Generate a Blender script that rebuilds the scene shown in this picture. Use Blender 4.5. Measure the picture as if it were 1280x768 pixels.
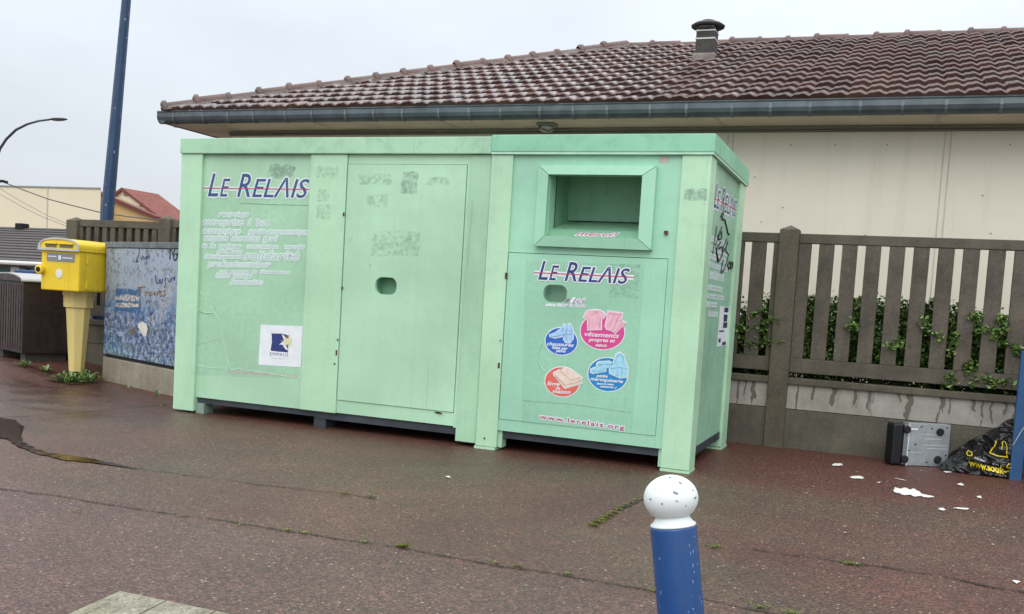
import bpy, bmesh, math, random
import numpy as np
from mathutils import Vector, Matrix
from mathutils.geometry import tessellate_polygon
from mathutils import noise as mnoise
random.seed(7)
R = math.radians
for o in list(bpy.data.objects): bpy.data.objects.remove(o)
col = bpy.context.scene.collection
sc = bpy.context.scene

# ------------------------------------------------------------------ camera
CAM = Vector((1.2009, -6.5257, 1.1185)); YAW, PITCH, ROLL = .3719, -.0711, .0605
F_, CX_, CY_ = 1200., 640., 460.
_f = Vector((-math.sin(YAW)*math.cos(PITCH), math.cos(YAW)*math.cos(PITCH), math.sin(PITCH)))
_r = Vector((math.cos(YAW), math.sin(YAW), 0)); _u = _r.cross(_f)
_r, _u = math.cos(ROLL)*_r+math.sin(ROLL)*_u, -math.sin(ROLL)*_r+math.cos(ROLL)*_u
cd = bpy.data.cameras.new('camera'); cam = bpy.data.objects.new('camera', cd); col.objects.link(cam)
m = Matrix.Identity(4)
for i in range(3): m[i][0], m[i][1], m[i][2], m[i][3] = _r[i], _u[i], -_f[i], CAM[i]
cam.matrix_world = m
cd.sensor_width = 36; cd.lens = F_/1280*36; cd.shift_y = 76/1280; cd.clip_start = .05; cd.clip_end = 3000
sc.camera = cam

# ------------------------------------------------------------------ world, sun, exposure
w = bpy.data.worlds.new('World'); sc.world = w; w.use_nodes = True
wn, wl = w.node_tree.nodes, w.node_tree.links; wn.clear()
out = wn.new('ShaderNodeOutputWorld'); bg = wn.new('ShaderNodeBackground'); wl.new(bg.outputs[0], out.inputs[0])
bg.inputs[1].default_value = .1
sky = wn.new('ShaderNodeTexSky'); sky.sky_type = 'NISHITA'; sky.sun_disc = False
sky.sun_elevation = R(38); sky.sun_rotation = R(160); sky.air_density = 1.5; sky.dust_density = 3
tc = wn.new('ShaderNodeTexCoord'); sp = wn.new('ShaderNodeSeparateXYZ'); wl.new(tc.outputs['Generated'], sp.inputs[0])
cr = wn.new('ShaderNodeValToRGB'); wl.new(sp.outputs[2], cr.inputs[0])
e = cr.color_ramp.elements
e[0].position = 0.0; e[0].color = (.90, .965, 1.03, 1)
e[1].position = .24; e[1].color = (1.06, 1.14, 1.24, 1)
a = e.new(.5); a.color = (1.55, 1.62, 1.70, 1); a = e.new(1.0); a.color = (2.35, 2.4, 2.45, 1)
nz = wn.new('ShaderNodeTexNoise'); nz.inputs['Scale'].default_value = 2.2; nz.inputs['Detail'].default_value = 5
mp = wn.new('ShaderNodeMapping'); mp.inputs['Scale'].default_value = (1, 1, 2.6); wl.new(tc.outputs['Generated'], mp.inputs[0]); wl.new(mp.outputs[0], nz.inputs[0])
mr = wn.new('ShaderNodeMapRange'); mr.inputs[1].default_value = .3; mr.inputs[2].default_value = .7; mr.inputs[3].default_value = 8.9; mr.inputs[4].default_value = 10.8
wl.new(nz.outputs[0], mr.inputs[0])
vm = wn.new('ShaderNodeVectorMath'); vm.operation = 'SCALE'; wl.new(cr.outputs[0], vm.inputs[0]); wl.new(mr.outputs[0], vm.inputs['Scale'])
dt = wn.new('ShaderNodeVectorMath'); dt.operation = 'DOT_PRODUCT'; wl.new(tc.outputs['Generated'], dt.inputs[0]); dt.inputs[1].default_value = (.25, -.80, .54)
m2 = wn.new('ShaderNodeMapRange'); m2.inputs[1].default_value = -.25; m2.inputs[2].default_value = 1; m2.inputs[3].default_value = 1.0; m2.inputs[4].default_value = 1.45; wl.new(dt.outputs['Value'], m2.inputs[0])
v2 = wn.new('ShaderNodeVectorMath'); v2.operation = 'SCALE'; wl.new(vm.outputs[0], v2.inputs[0]); wl.new(m2.outputs[0], v2.inputs['Scale']); vm = v2
mx = wn.new('ShaderNodeMixRGB'); mx.inputs[0].default_value = .93; wl.new(sky.outputs[0], mx.inputs[1]); wl.new(vm.outputs[0], mx.inputs[2])
wl.new(mx.outputs[0], bg.inputs[0])
sl = bpy.data.lights.new('overcast_sun', 'SUN'); sl.energy = .8; sl.angle = R(35); sl.color = (1, .97, .93)
so = bpy.data.objects.new('overcast_sun', sl); col.objects.link(so)
so.rotation_euler = (R(52), 0, R(14))     # light from behind the camera and above
sc.view_settings.view_transform = 'Standard'; sc.view_settings.look = 'None'; sc.view_settings.gamma = 1
sc.view_settings.exposure = -0.24; sc.view_settings.use_curve_mapping = False
sc.render.engine = 'CYCLES'

# ------------------------------------------------------------------ helpers
def at(px, py, Y):
    d = _r*((px-CX_)/F_)+_u*((CY_-py)/F_)+_f; return CAM+d*((Y-CAM.y)/d.y)
def atx(px, py, X):
    d = _r*((px-CX_)/F_)+_u*((CY_-py)/F_)+_f; return CAM+d*((X-CAM.x)/d.x)
def gz(x, y=0):
    t = min(max((-6.45-x)/.9, 0), 1); return .11*t*t*(3-2*t)
def ground(px, py, up=0):
    d = _r*((px-CX_)/F_)+_u*((CY_-py)/F_)+_f; z = 0
    for _ in range(20):
        p = CAM+d*((z-CAM.z)/d.z); z = gz(p.x)
    p.z = z+up; return p

def tag(o, label=None, cat=None, group=None, kind=None):
    if label: o['label'] = label
    if cat: o['category'] = cat
    if group: o['group'] = group
    if kind: o['kind'] = kind
    return o
def thing(name, loc, label, cat, rot=(0, 0, 0), group=None):
    o = bpy.data.objects.new(name, None); o.empty_display_size = .1; col.objects.link(o); o.location = loc; o.rotation_euler = rot
    return tag(o, label, cat, group)
def link(name, me, mat, parent=None, smooth=False):
    o = bpy.data.objects.new(name, me); col.objects.link(o)
    if mat is not None:
        me.materials.clear(); me.materials.append(mat)
    if parent: o.parent = parent
    if smooth:
        for p in me.polygons: p.use_smooth = True
    return o
def root_of(p):
    while p.parent: p = p.parent
    return p
def obj(name, bm, mat, parent=None, world=False, smooth=False):
    """world=True: the bmesh is in world coordinates and is shifted to the parent's origin"""
    if world and parent:
        bmesh.ops.translate(bm, verts=bm.verts, vec=-Vector(root_of(parent).location))
    me = bpy.data.meshes.new(name); bm.to_mesh(me); bm.free()
    return link(name, me, mat, parent, smooth)
def box(bm, x0, x1, y0, y1, z0, z1, bev=0, M=None):
    vs = [bm.verts.new((x, y, z)) for x in (x0, x1) for y in (y0, y1) for z in (z0, z1)]
    fs = [(0, 1, 3, 2), (4, 6, 7, 5), (0, 4, 5, 1), (2, 3, 7, 6), (0, 2, 6, 4), (1, 5, 7, 3)]
    F = [bm.faces.new([vs[i] for i in f]) for f in fs]
    if bev:
        es = list({e for f in F for e in f.edges})
        r = bmesh.ops.bevel(bm, geom=es, offset=bev, segments=2, affect='EDGES', profile=.6)
        vs = list({v for v in r['verts']} | {v for v in vs if v.is_valid})
    if M is not None: bmesh.ops.transform(bm, matrix=M, verts=[v for v in vs if v.is_valid])
    return bm
def B(*a, **k): return box(bmesh.new(), *a, **k)
def tube(bm, pts, rad, n=8, cap=True):
    rings = []
    for i, p in enumerate(pts):
        p = Vector(p); a = Vector(pts[max(i-1, 0)]); b = Vector(pts[min(i+1, len(pts)-1)])
        t = (b-a).normalized(); s = t.cross(Vector((0, 0, 1)))
        if s.length < .1: s = t.cross(Vector((0, 1, 0)))
        s.normalize(); q = s.cross(t)
        rr = rad[i] if isinstance(rad, (list, tuple)) else rad
        rings.append([bm.verts.new(p+(s*math.cos(2*math.pi*k/n)+q*math.sin(2*math.pi*k/n))*rr) for k in range(n)])
    for i in range(len(rings)-1):
        for k in range(n): bm.faces.new((rings[i][k], rings[i][(k+1) % n], rings[i+1][(k+1) % n], rings[i+1][k]))
    if cap and n > 2:
        bm.faces.new(rings[0][::-1]); bm.faces.new(rings[-1])
    return bm
def lathe(bm, prof, n=32, cap=True):
    rings = [[bm.verts.new((r*math.cos(2*math.pi*k/n), r*math.sin(2*math.pi*k/n), z)) for k in range(n)] for r, z in prof]
    for i in range(len(rings)-1):
        for k in range(n): bm.faces.new((rings[i][k], rings[i][(k+1) % n], rings[i+1][(k+1) % n], rings[i+1][k]))
    if cap: bm.faces.new(rings[0][::-1]); bm.faces.new(rings[-1])
    return bm
def poly_prism(bm, loop, to3, t, holes=()):
    """loop: 2d points; to3(u,v,d)->3d point; thickness t; optional hole loops"""
    loops = [list(loop)]+[list(h) for h in holes]
    flat = [p for l in loops for p in l]
    tris = tessellate_polygon([[Vector((p[0], p[1], 0)) for p in l] for l in loops])
    f = [bm.verts.new(to3(u, v, 0)) for u, v in flat]; b = [bm.verts.new(to3(u, v, t)) for u, v in flat] if t else None
    for a in tris:
        try: bm.faces.new([f[i] for i in a])
        except ValueError: pass
        if b:
            try: bm.faces.new([b[i] for i in a][::-1])
            except ValueError: pass
    if b:
        k = 0
        for l in loops:
            n = len(l)
            for i in range(n):
                i0, i1 = k+i, k+(i+1) % n
                bm.faces.new((f[i0], b[i0], b[i1], f[i1]))
            k += n
    bmesh.ops.recalc_face_normals(bm, faces=bm.faces)
    return bm
def rrect(cx, cy, hx, hy, r, n=5):
    pts = []
    for sx, sy, a0 in ((1, 1, 0), (-1, 1, 90), (-1, -1, 180), (1, -1, 270)):
        for k in range(n+1):
            a = R(a0+90*k/n); pts.append((cx+sx*(hx-r)+r*math.cos(a), cy+sy*(hy-r)+r*math.sin(a)))
    return pts
def rect(x0, x1, z0, z1): return [(x0, z0), (x1, z0), (x1, z1), (x0, z1)]
def ell(cx, cy, rx, ry, n=32): return [(cx+rx*math.cos(2*math.pi*k/n), cy+ry*math.sin(2*math.pi*k/n)) for k in range(n)]
def front(Y): return lambda u, v, d: (u, Y+d, v)      # plane facing -Y
def side(X): return lambda u, v, d: (X-d, u, v)        # plane facing +X
def flat(Z): return lambda u, v, d: (u, v, Z-d)
def ragged(pts, amp, seed=0, sub=6):
    out_ = []
    n = len(pts)
    for i in range(n):
        a, b = Vector(pts[i]), Vector(pts[(i+1) % n])
        for k in range(sub):
            p = a.lerp(b, k/sub); q = mnoise.noise_vector(Vector((p.x*40+seed, p.y*40, seed)))
            out_.append((p.x+q.x*amp, p.y+q.y*amp))
    return out_
def smooth_loop(pts, k=4):
    out_ = []; n = len(pts)
    for i in range(n):
        p0, p1, p2, p3 = (Vector(pts[(i+j) % n]) for j in (-1, 0, 1, 2))
        for q in range(k):
            t = q/k; v = .5*((2*p1)+(-p0+p2)*t+(2*p0-5*p1+4*p2-p3)*t*t+(-p0+3*p1-3*p2+p3)*t**3); out_.append((v.x, v.y))
    return out_
def ribbon(bm, pts, w, Z, jag=.3, seed=0, sub=8):
    """thin irregular strip lying on the ground"""
    P = []
    for i in range(len(pts)-1):
        a, b = Vector(pts[i]), Vector(pts[i+1])
        for k in range(sub): P.append(a.lerp(b, k/sub))
    P.append(Vector(pts[-1])); L, Rr = [], []
    for i, p in enumerate(P):
        t = (P[min(i+1, len(P)-1)]-P[max(i-1, 0)]).normalized(); s = Vector((-t.y, t.x))
        n1 = mnoise.noise(Vector((p.x*14, p.y*14, seed))); n2 = mnoise.noise(Vector((p.x*14, p.y*14, seed+9)))
        c = p+s*(mnoise.noise(Vector((p.x*5, p.y*5, seed+3)))*w*1.5)
        l = c+s*w*max(.08, .5+jag*n1*1.6); q = c-s*w*max(.08, .5+jag*n2*1.6)
        z0 = gz(p.x)+Z
        L.append(bm.verts.new((l.x, l.y, z0))); Rr.append(bm.verts.new((q.x, q.y, z0)))
    for i in range(len(L)-1): bm.faces.new((Rr[i], Rr[i+1], L[i+1], L[i]))
    return bm
def text(name, s, origin, ux, uz, width, mat, parent, nrm, height=None, shear=0., offset=0., lift=0., tracking=1.0, world=True, thick=.0006, pad=0.):
    """lettering fitted to `width`; origin = left end of the baseline; ux, uz in-plane axes; nrm points to the viewer"""
    cu = bpy.data.curves.new(name, 'FONT'); cu.body = s; cu.size = 1; cu.shear = shear; cu.space_character = tracking; cu.resolution_u = 3
    o = bpy.data.objects.new(name, cu); col.objects.link(o)
    dg = bpy.context.evaluated_depsgraph_get(); dg.update()
    me0 = o.evaluated_get(dg).to_mesh(); xs = [v.co.x for v in me0.vertices]; ys = [v.co.y for v in me0.vertices]
    x0, x1 = min(xs), max(xs); capH = .69; o.evaluated_get(dg).to_mesh_clear()
    kx = width/(x1-x0); ky = height/capH if height else kx
    halo = offset if offset > .004 else 0
    cu.offset = 0 if halo else offset/((kx+ky)/2); cu.extrude = 0
    dg = bpy.context.evaluated_depsgraph_get(); dg.update()
    me = bpy.data.meshes.new_from_object(o.evaluated_get(dg))
    bpy.data.objects.remove(o); bpy.data.curves.remove(cu)
    O, ux, uz, nrm = Vector(origin), Vector(ux).normalized(), Vector(uz).normalized(), Vector(nrm).normalized()
    if halo:                                            # a cut-out surround: the letter shapes spread outwards, each copy a hair further out
        bmx = bmesh.new(); base_ = [(v.co.copy()) for v in me.vertices]; fs_ = [tuple(p.vertices) for p in me.polygons]
        for q in range(13):
            rr_ = 0 if q == 12 else halo; a_ = 2*math.pi*q/12
            vs_ = [bmx.verts.new((c.x+rr_*math.cos(a_)/kx, c.y+rr_*math.sin(a_)/ky, c.z*0+q*.00009)) for c in base_]
            for f_ in fs_:
                try: bmx.faces.new([vs_[t_] for t_ in f_])
                except ValueError: pass
        bmx.to_mesh(me); bmx.free()
    sh = Vector(root_of(parent).location) if (parent and world) else Vector((0, 0, 0))
    for v in me.vertices:
        x, y, z = v.co
        v.co = O-sh+ux*((x-x0)*kx)+uz*(y*ky)+nrm*(lift+z)
    me.update(); me.name = name
    return link(name, me, mat, parent)
def ftext(name, s, pxa, pxb, py_a, py_b, Y, mat, parent, hpx=None, **k):
    """lettering on a plane y=Y between the photo's baseline ends"""
    a, b = at(pxa, py_a, Y), at(pxb, py_b, Y)
    h = None
    if hpx: h = (at(pxa, py_a-hpx, Y)-a).length
    return text(name, s, a, (1, 0, (b.z-a.z)/(b.x-a.x)), (0, 0, 1), (b-a).length, mat, parent, (0, -1, 0), height=h, **k)

# ------------------------------------------------------------------ materials
def newmat(name):
    mt = bpy.data.materials.new(name); mt.use_nodes = True
    return mt, mt.node_tree.nodes, mt.node_tree.links, mt.node_tree.nodes['Principled BSDF']
def nnoise(n, l, vec, scale, detail=4, rough=.55):
    t = n.new('ShaderNodeTexNoise'); t.inputs['Scale'].default_value = scale; t.inputs['Detail'].default_value = detail; t.inputs['Roughness'].default_value = rough
    l.new(vec, t.inputs[0]); return t.outputs[0]
def nramp(n, l, fac, stops):
    c = n.new('ShaderNodeValToRGB'); l.new(fac, c.inputs[0]); e = c.color_ramp.elements
    e[0].position, e[0].color = stops[0][0], tuple(stops[0][1])+(1,) if len(stops[0][1]) == 3 else stops[0][1]
    e[1].position, e[1].color = stops[-1][0], tuple(stops[-1][1])+(1,) if len(stops[-1][1]) == 3 else stops[-1][1]
    for p, c_ in stops[1:-1]:
        x = e.new(p); x.color = tuple(c_)+(1,)
    return c.outputs[0]
def nmix(n, l, fac, a, b, mode='MIX'):
    x = n.new('ShaderNodeMixRGB'); x.blend_type = mode
    for i, v in ((0, fac), (1, a), (2, b)):
        if hasattr(v, 'links') or hasattr(v, 'is_linked'): l.new(v, x.inputs[i])
        elif i == 0: x.inputs[0].default_value = v
        else: x.inputs[i].default_value = tuple(v)+(1,)
    return x.outputs[0]
def step(n, l, fac, a, b):
    x = n.new('ShaderNodeMapRange'); x.inputs[1].default_value = a; x.inputs[2].default_value = b; l.new(fac, x.inputs[0]); return x.outputs[0]
def vmap(n, l, vec, s):
    x = n.new('ShaderNodeMapping'); x.inputs['Scale'].default_value = s; l.new(vec, x.inputs[0]); return x.outputs[0]
def mul(n, l, a, b):
    x = n.new('ShaderNodeMath'); x.operation = 'MULTIPLY'; l.new(a, x.inputs[0])
    if isinstance(b, (int, float)): x.inputs[1].default_value = b
    else: l.new(b, x.inputs[1])
    return x.outputs[0]
def bump(n, l, h, bs, strength, dist=.01):
    b = n.new('ShaderNodeBump'); b.inputs['Strength'].default_value = strength; b.inputs['Distance'].default_value = dist
    l.new(h, b.inputs['Height']); l.new(b.outputs[0], bs.inputs['Normal'])
def plain(name, c, rough=.6, metal=0., var=.12, scale=6., bmp=0., bscale=80., spec=.5):
    mt, n, l, bs = newmat(name); tcn = n.new('ShaderNodeTexCoord').outputs['Object']
    f = nnoise(n, l, tcn, scale)
    d = tuple(x*(1-var) for x in c); u = tuple(min(1, x*(1+var)) for x in c)
    l.new(nramp(n, l, f, [(.3, d), (.7, u)]), bs.inputs['Base Color'])
    bs.inputs['Roughness'].default_value = rough; bs.inputs['Metallic'].default_value = metal; bs.inputs['Specular IOR Level'].default_value = spec
    if bmp: bump(n, l, nnoise(n, l, tcn, bscale, 6), bs, bmp, .005)
    return mt
def paint(name, c, grime=(.20, .27, .20), g=.35, streak=.25, rough=.42, speck=.4):
    """weathered enamel: soft fading, vertical run marks, speckled algae, faint scratches"""
    mt, n, l, bs = newmat(name); P = n.new('ShaderNodeTexCoord').outputs['Object']
    fade = nnoise(n, l, P, 1.3, 5)
    light = tuple(min(1, x*1.1+.015) for x in c); dark = tuple(x*.88 for x in c)
    base = nramp(n, l, fade, [(.32, dark), (.68, light)])
    st = nnoise(n, l, vmap(n, l, P, (22, 22, .7)), 1.0, 5, .65)
    base = nmix(n, l, mul(n, l, step(n, l, st, .52, .78), streak), base, grime)
    blot = mul(n, l, step(n, l, nnoise(n, l, P, 5, 8, .7), .5, .78), g)
    base = nmix(n, l, blot, base, grime)
    sk = mul(n, l, mul(n, l, step(n, l, nnoise(n, l, P, 90, 3, .8), .62, .72), step(n, l, nnoise(n, l, P, 2.2, 3), .42, .66)), speck)
    base = nmix(n, l, sk, base, tuple(x*.55 for x in grime))
    dr_ = mul(n, l, mul(n, l, step(n, l, nnoise(n, l, vmap(n, l, P, (38, 38, .8)), 1.0, 3, .5), .62, .72), step(n, l, nnoise(n, l, P, 1.7, 4), .48, .62)), .28*min(1, speck*2))
    base = nmix(n, l, dr_, base, tuple(x*.6 for x in grime))
    scf = mul(n, l, step(n, l, nnoise(n, l, vmap(n, l, P, (3, 3, 14)), 2.2, 8, .8), .60, .66), .3)
    base = nmix(n, l, scf, base, tuple(x*.72 for x in c))
    scr = mul(n, l, step(n, l, nnoise(n, l, vmap(n, l, P, (60, 60, 9)), 1.2, 4, .8), .70, .76), .35)
    base = nmix(n, l, scr, base, tuple(min(1, x*1.25+.08) for x in c))
    l.new(base, bs.inputs['Base Color'])
    l.new(nramp(n, l, nnoise(n, l, P, 14, 5), [(.3, (rough-.1,)*3), (.7, (rough+.18,)*3)]), bs.inputs['Roughness'])
    bump(n, l, nnoise(n, l, P, 2.6, 3), bs, .22, .03)
    return mt
GP = paint('green_post_paint', (.42, .665, .445), g=.24, streak=.12, speck=.5)
GL = paint('green_panel_paint', (.39, .625, .425), g=.13, streak=.08)
GR = paint('mint_panel_paint', (.32, .61, .435), g=.12, streak=.08)
GC = paint('green_cap_paint', (.36, .60, .40), grime=(.20, .34, .22), g=.9, streak=.1, speck=.8)
GCR = paint('mint_cap_paint', (.25, .56, .37), grime=(.08, .18, .12), g=.45, streak=.1, speck=1.)
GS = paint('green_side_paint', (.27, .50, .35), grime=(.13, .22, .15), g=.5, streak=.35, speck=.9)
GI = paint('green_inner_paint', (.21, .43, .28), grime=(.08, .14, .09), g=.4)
DARK = plain('dark_grey_steel', (.035, .045, .055), .5, var=.35)
BLK = plain('black_gap', (.008, .008, .009), .9)
RUST = plain('rusty_metal', (.09, .03, .015), .8, var=.5, scale=40)
NAVY = plain('navy_print', (.022, .035, .17), .5, var=.25, scale=30)
NAVYF = plain('faded_navy_print', (.045, .075, .21), .55, var=.3, scale=30)
WHT = plain('white_vinyl', (.72, .76, .78), .5, var=.06, scale=18)
def sheer(name, c, lo, hi, a=.85):
    """worn, half peeled print film"""
    mt, n, l, bs = newmat(name); P = n.new('ShaderNodeTexCoord').outputs['Object']
    bs.inputs['Base Color'].default_value = tuple(c)+(1,); bs.inputs['Roughness'].default_value = .55
    l.new(mul(n, l, step(n, l, nnoise(n, l, P, 26, 8, .75), lo, hi), a), bs.inputs['Alpha'])
    return mt
HALO = plain('worn_white_vinyl', (.63, .74, .71), .6, var=.12, scale=40)
FADE = plain('faded_green_print', (.40, .54, .50), .6)
RES = sheer('sticker_residue', (.25, .34, .28), .44, .7, .42)
RESD = sheer('dark_sticker_residue', (.20, .24, .24), .38, .65, .5)
PINKF = sheer('pale_pink_print', (.75, .5, .52), .3, .6, .8)
FILM = sheer('clear_sheet_film', (.36, .60, .45), .2, .9, .35)
PURP = plain('plum_print', (.22, .03, .15), .5)
PINK = plain('pink_print', (.62, .055, .24), .45, var=.08); BLUE = plain('royal_blue_print', (.02, .12, .50), .45, var=.08)
CORAL = plain('coral_print', (.68, .13, .10), .45, var=.08); CYAN = plain('cyan_blue_print', (.01, .22, .50), .45, var=.08)
LPINK = plain('light_pink_print', (.75, .42, .50), .5, var=.12, scale=30); LBLUE = plain('light_blue_print', (.36, .58, .80), .5, var=.15, scale=30)
LCREAM = plain('pale_peach_print', (.74, .60, .50), .5, var=.1, scale=30); LCYAN = plain('pale_aqua_print', (.33, .62, .76), .5, var=.15, scale=30)
RED = plain('red_print', (.50, .04, .08), .5)
YEL = plain('pale_yellow_print', (.70, .62, .30), .5)
INK = plain('black_marker_ink', (.012, .012, .016), .4)
def concrete(name, c, dark, g=.6, sc_=3., rough=.8):
    mt, n, l, bs = newmat(name); P = n.new('ShaderNodeTexCoord').outputs['Object']
    base = nramp(n, l, nnoise(n, l, P, sc_, 7, .65), [(.3, dark), (.68, c)])
    base = nmix(n, l, mul(n, l, step(n, l, nnoise(n, l, vmap(n, l, P, (9, 9, 1)), 1.4, 6, .7), .45, .75), g), base, dark)
    base = nmix(n, l, mul(n, l, step(n, l, nnoise(n, l, P, 90, 3, .75), .5, .65), .5), base, tuple(x*.5 for x in dark))
    base = nmix(n, l, mul(n, l, step(n, l, nnoise(n, l, P, 70, 3, .7), .57, .66), .4), base, tuple(min(1, x*1.5) for x in c))
    l.new(base, bs.inputs['Base Color']); bs.inputs['Roughness'].default_value = rough
    bump(n, l, nnoise(n, l, P, 120, 5, .8), bs, .5, .004)
    return mt
CONC = concrete('mossy_fence_concrete', (.135, .113, .085), (.05, .043, .032))
CONCP = concrete('post_concrete', (.135, .113, .078), (.055, .047, .033))
CONCB = concrete('lower_panel_concrete', (.13, .115, .085), (.06, .054, .04))
def streaked():
    """pale rendered panel with wet run-off stains of their own shape"""
    mt, n, l, bs = newmat('stained_pale_concrete'); P = n.new('ShaderNodeTexCoord').outputs['Object']
    base = nramp(n, l, nnoise(n, l, P, 4, 7, .65), [(.3, (.23, .215, .18)), (.65, (.36, .34, .30))])
    wob = nnoise(n, l, vmap(n, l, P, (2.0, 1, 3)), 3, 3)
    ad = n.new('ShaderNodeVectorMath'); ad.operation = 'ADD'; l.new(P, ad.inputs[0])
    cb = n.new('ShaderNodeCombineXYZ'); l.new(mul(n, l, wob, .10), cb.inputs[0]); l.new(cb.outputs[0], ad.inputs[1])
    runs = step(n, l, nnoise(n, l, vmap(n, l, ad.outputs[0], (17, 17, .12)), 1, 2, .4), .53, .57)
    s = n.new('ShaderNodeSeparateXYZ'); l.new(P, s.inputs[0])
    lim = nnoise(n, l, vmap(n, l, P, (11, 0, 0)), 1, 2)
    gt = n.new('ShaderNodeMath'); gt.operation = 'GREATER_THAN'; l.new(s.outputs[2], gt.inputs[0])
    ml = n.new('ShaderNodeMapRange'); ml.inputs[1].default_value = .3; ml.inputs[2].default_value = .7; ml.inputs[3].default_value = .52; ml.inputs[4].default_value = .26; l.new(lim, ml.inputs[0]); l.new(ml.outputs[0], gt.inputs[1])
    base = nmix(n, l, mul(n, l, mul(n, l, runs, gt.outputs[0]), .85), base, (.085, .075, .055))
    base = nmix(n, l, mul(n, l, step(n, l, nnoise(n, l, P, 40, 5, .8), .56, .72), .5), base, (.10, .09, .07))
    l.new(base, bs.inputs['Base Color']); bs.inputs['Roughness'].default_value = .75
    bump(n, l, nnoise(n, l, P, 90, 4, .8), bs, .35, .003); return mt
CONCS = streaked()
def tarmac():
    mt, n, l, bs = newmat('wet_red_tarmac'); P = n.new('ShaderNodeTexCoord').outputs['Object']
    s = n.new('ShaderNodeSeparateXYZ'); l.new(P, s.inputs[0])
    # coarser, purplish strip in front of the first joint
    yy = n.new('ShaderNodeMath'); yy.operation = 'MULTIPLY_ADD'; l.new(nnoise(n, l, P, 2, 4), yy.inputs[0]); yy.inputs[1].default_value = .25; l.new(s.outputs[1], yy.inputs[2])
    near = step(n, l, yy.outputs[0], -2.6, -2.85)
    red = nramp(n, l, nnoise(n, l, P, .9, 5, .6), [(.35, (.078, .031, .022)), (.62, (.118, .054, .038))])
    brown = nramp(n, l, nnoise(n, l, P, 1.6, 5, .6), [(.35, (.066, .042, .026)), (.65, (.098, .063, .040))])
    bm_ = step(n, l, nnoise(n, l, vmap(n, l, P, (.45, .8, 1)), 1.0, 4), .42, .60)
    base = nmix(n, l, bm_, red, brown)
    # redder clean strip along the wall and under the containers
    rr = n.new('ShaderNodeMath'); rr.operation = 'MULTIPLY_ADD'; l.new(nnoise(n, l, P, 1.7, 5), rr.inputs[0]); rr.inputs[1].default_value = .8; l.new(s.outputs[1], rr.inputs[2])
    base = nmix(n, l, mul(n, l, step(n, l, rr.outputs[0], .0, .75), .8), base, (.092, .030, .020))
    pur = nramp(n, l, nnoise(n, l, P, 2.5, 5, .6), [(.3, (.082, .044, .036)), (.7, (.118, .066, .054))])
    base = nmix(n, l, mul(n, l, near, .9), base, pur)
    # aggregate
    v = n.new('ShaderNodeTexVoronoi'); v.inputs['Scale'].default_value = 105; l.new(P, v.inputs[0])
    hs = n.new('ShaderNodeSeparateColor'); l.new(v.outputs['Color'], hs.inputs[0])
    agg = nramp(n, l, hs.outputs[0], [(0, (.35, .33, .34)), (.5, (.85, .85, .85)), (.86, (1.3, 1.25, 1.2)), (1, (2.2, 2.1, 2.0))])
    base = nmix(n, l, .9, base, agg, 'MULTIPLY')
    v2 = n.new('ShaderNodeTexVoronoi'); v2.inputs['Scale'].default_value = 60; l.new(P, v2.inputs[0])
    h2 = n.new('ShaderNodeSeparateColor'); l.new(v2.outputs['Color'], h2.inputs[0])
    pale = mul(n, l, step(n, l, h2.outputs[0], .965, .98), step(n, l, v2.outputs['Distance'], .38, .30))
    base = nmix(n, l, mul(n, l, pale, .75), base, (.42, .36, .30))
    fine = nramp(n, l, nnoise(n, l, P, 55, 3, .8), [(.3, (.72, .72, .72)), (.7, (1.28, 1.28, 1.28))])
    base = nmix(n, l, .8, base, fine, 'MULTIPLY')
    # wet areas: darker and glossier
    wet = step(n, l, nnoise(n, l, vmap(n, l, P, (.5, 1.0, 1)), 1.1, 5, .6), .50, .64)
    wl_ = mul(n, l, step(n, l, nnoise(n, l, vmap(n, l, P, (.6, 1.3, 1)), 1.3, 5, .6), .40, .56), step(n, l, s.outputs[0], -3.4, -4.6))
    base = nmix(n, l, mul(n, l, wl_, .5), base, (.035, .024, .022))
    l.new(base, bs.inputs['Base Color'])
    l.new(nramp(n, l, wl_, [(0, (.44,)*3), (1, (.26,)*3)]), bs.inputs['Roughness'])
    b = n.new('ShaderNodeBump'); b.inputs['Distance'].default_value = .006
    l.new(nramp(n, l, wl_, [(0, (.95,)*3), (1, (.35,)*3)]), b.inputs['Strength'])
    l.new(v.outputs['Distance'], b.inputs['Height']); l.new(b.outputs[0], bs.inputs['Normal'])
    return mt
TAR = tarmac()
def tiles():
    mt, n, l, bs = newmat('weathered_clay_tiles'); P = n.new('ShaderNodeTexCoord').outputs['Object']
    at_ = n.new('ShaderNodeAttribute'); at_.attribute_name = 'rnd'
    base = nramp(n, l, at_.outputs['Fac'], [(0, (.055, .022, .019)), (.45, (.082, .036, .030)), (.8, (.115, .052, .041)), (1, (.085, .060, .052))])
    base = nmix(n, l, mul(n, l, step(n, l, nnoise(n, l, P, 3, 7, .7), .44, .66), .65), base, (.05, .038, .036))
    base = nmix(n, l, mul(n, l, step(n, l, nnoise(n, l, P, 25, 6, .8), .55, .72), .4), base, (.15, .13, .12))
    l.new(base, bs.inputs['Base Color'])
    l.new(nramp(n, l, nnoise(n, l, P, 30, 4), [(.3, (.12,)*3), (.7, (.30,)*3)]), bs.inputs['Roughness']); bs.inputs['Coat Weight'].default_value = .35; bs.inputs['Coat Roughness'].default_value = .12
    bump(n, l, nnoise(n, l, P, 60, 4), bs, .25, .004); return mt
TILE = tiles()
RIDGE = concrete('ridge_clay', (.17, .085, .068), (.07, .042, .036), rough=.4)
ZINC = plain('zinc_gutter', (.085, .105, .115), .42, metal=.35, var=.3, scale=5)
ZINCL = plain('pale_zinc_bracket', (.13, .155, .165), .45, metal=.3)
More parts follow.
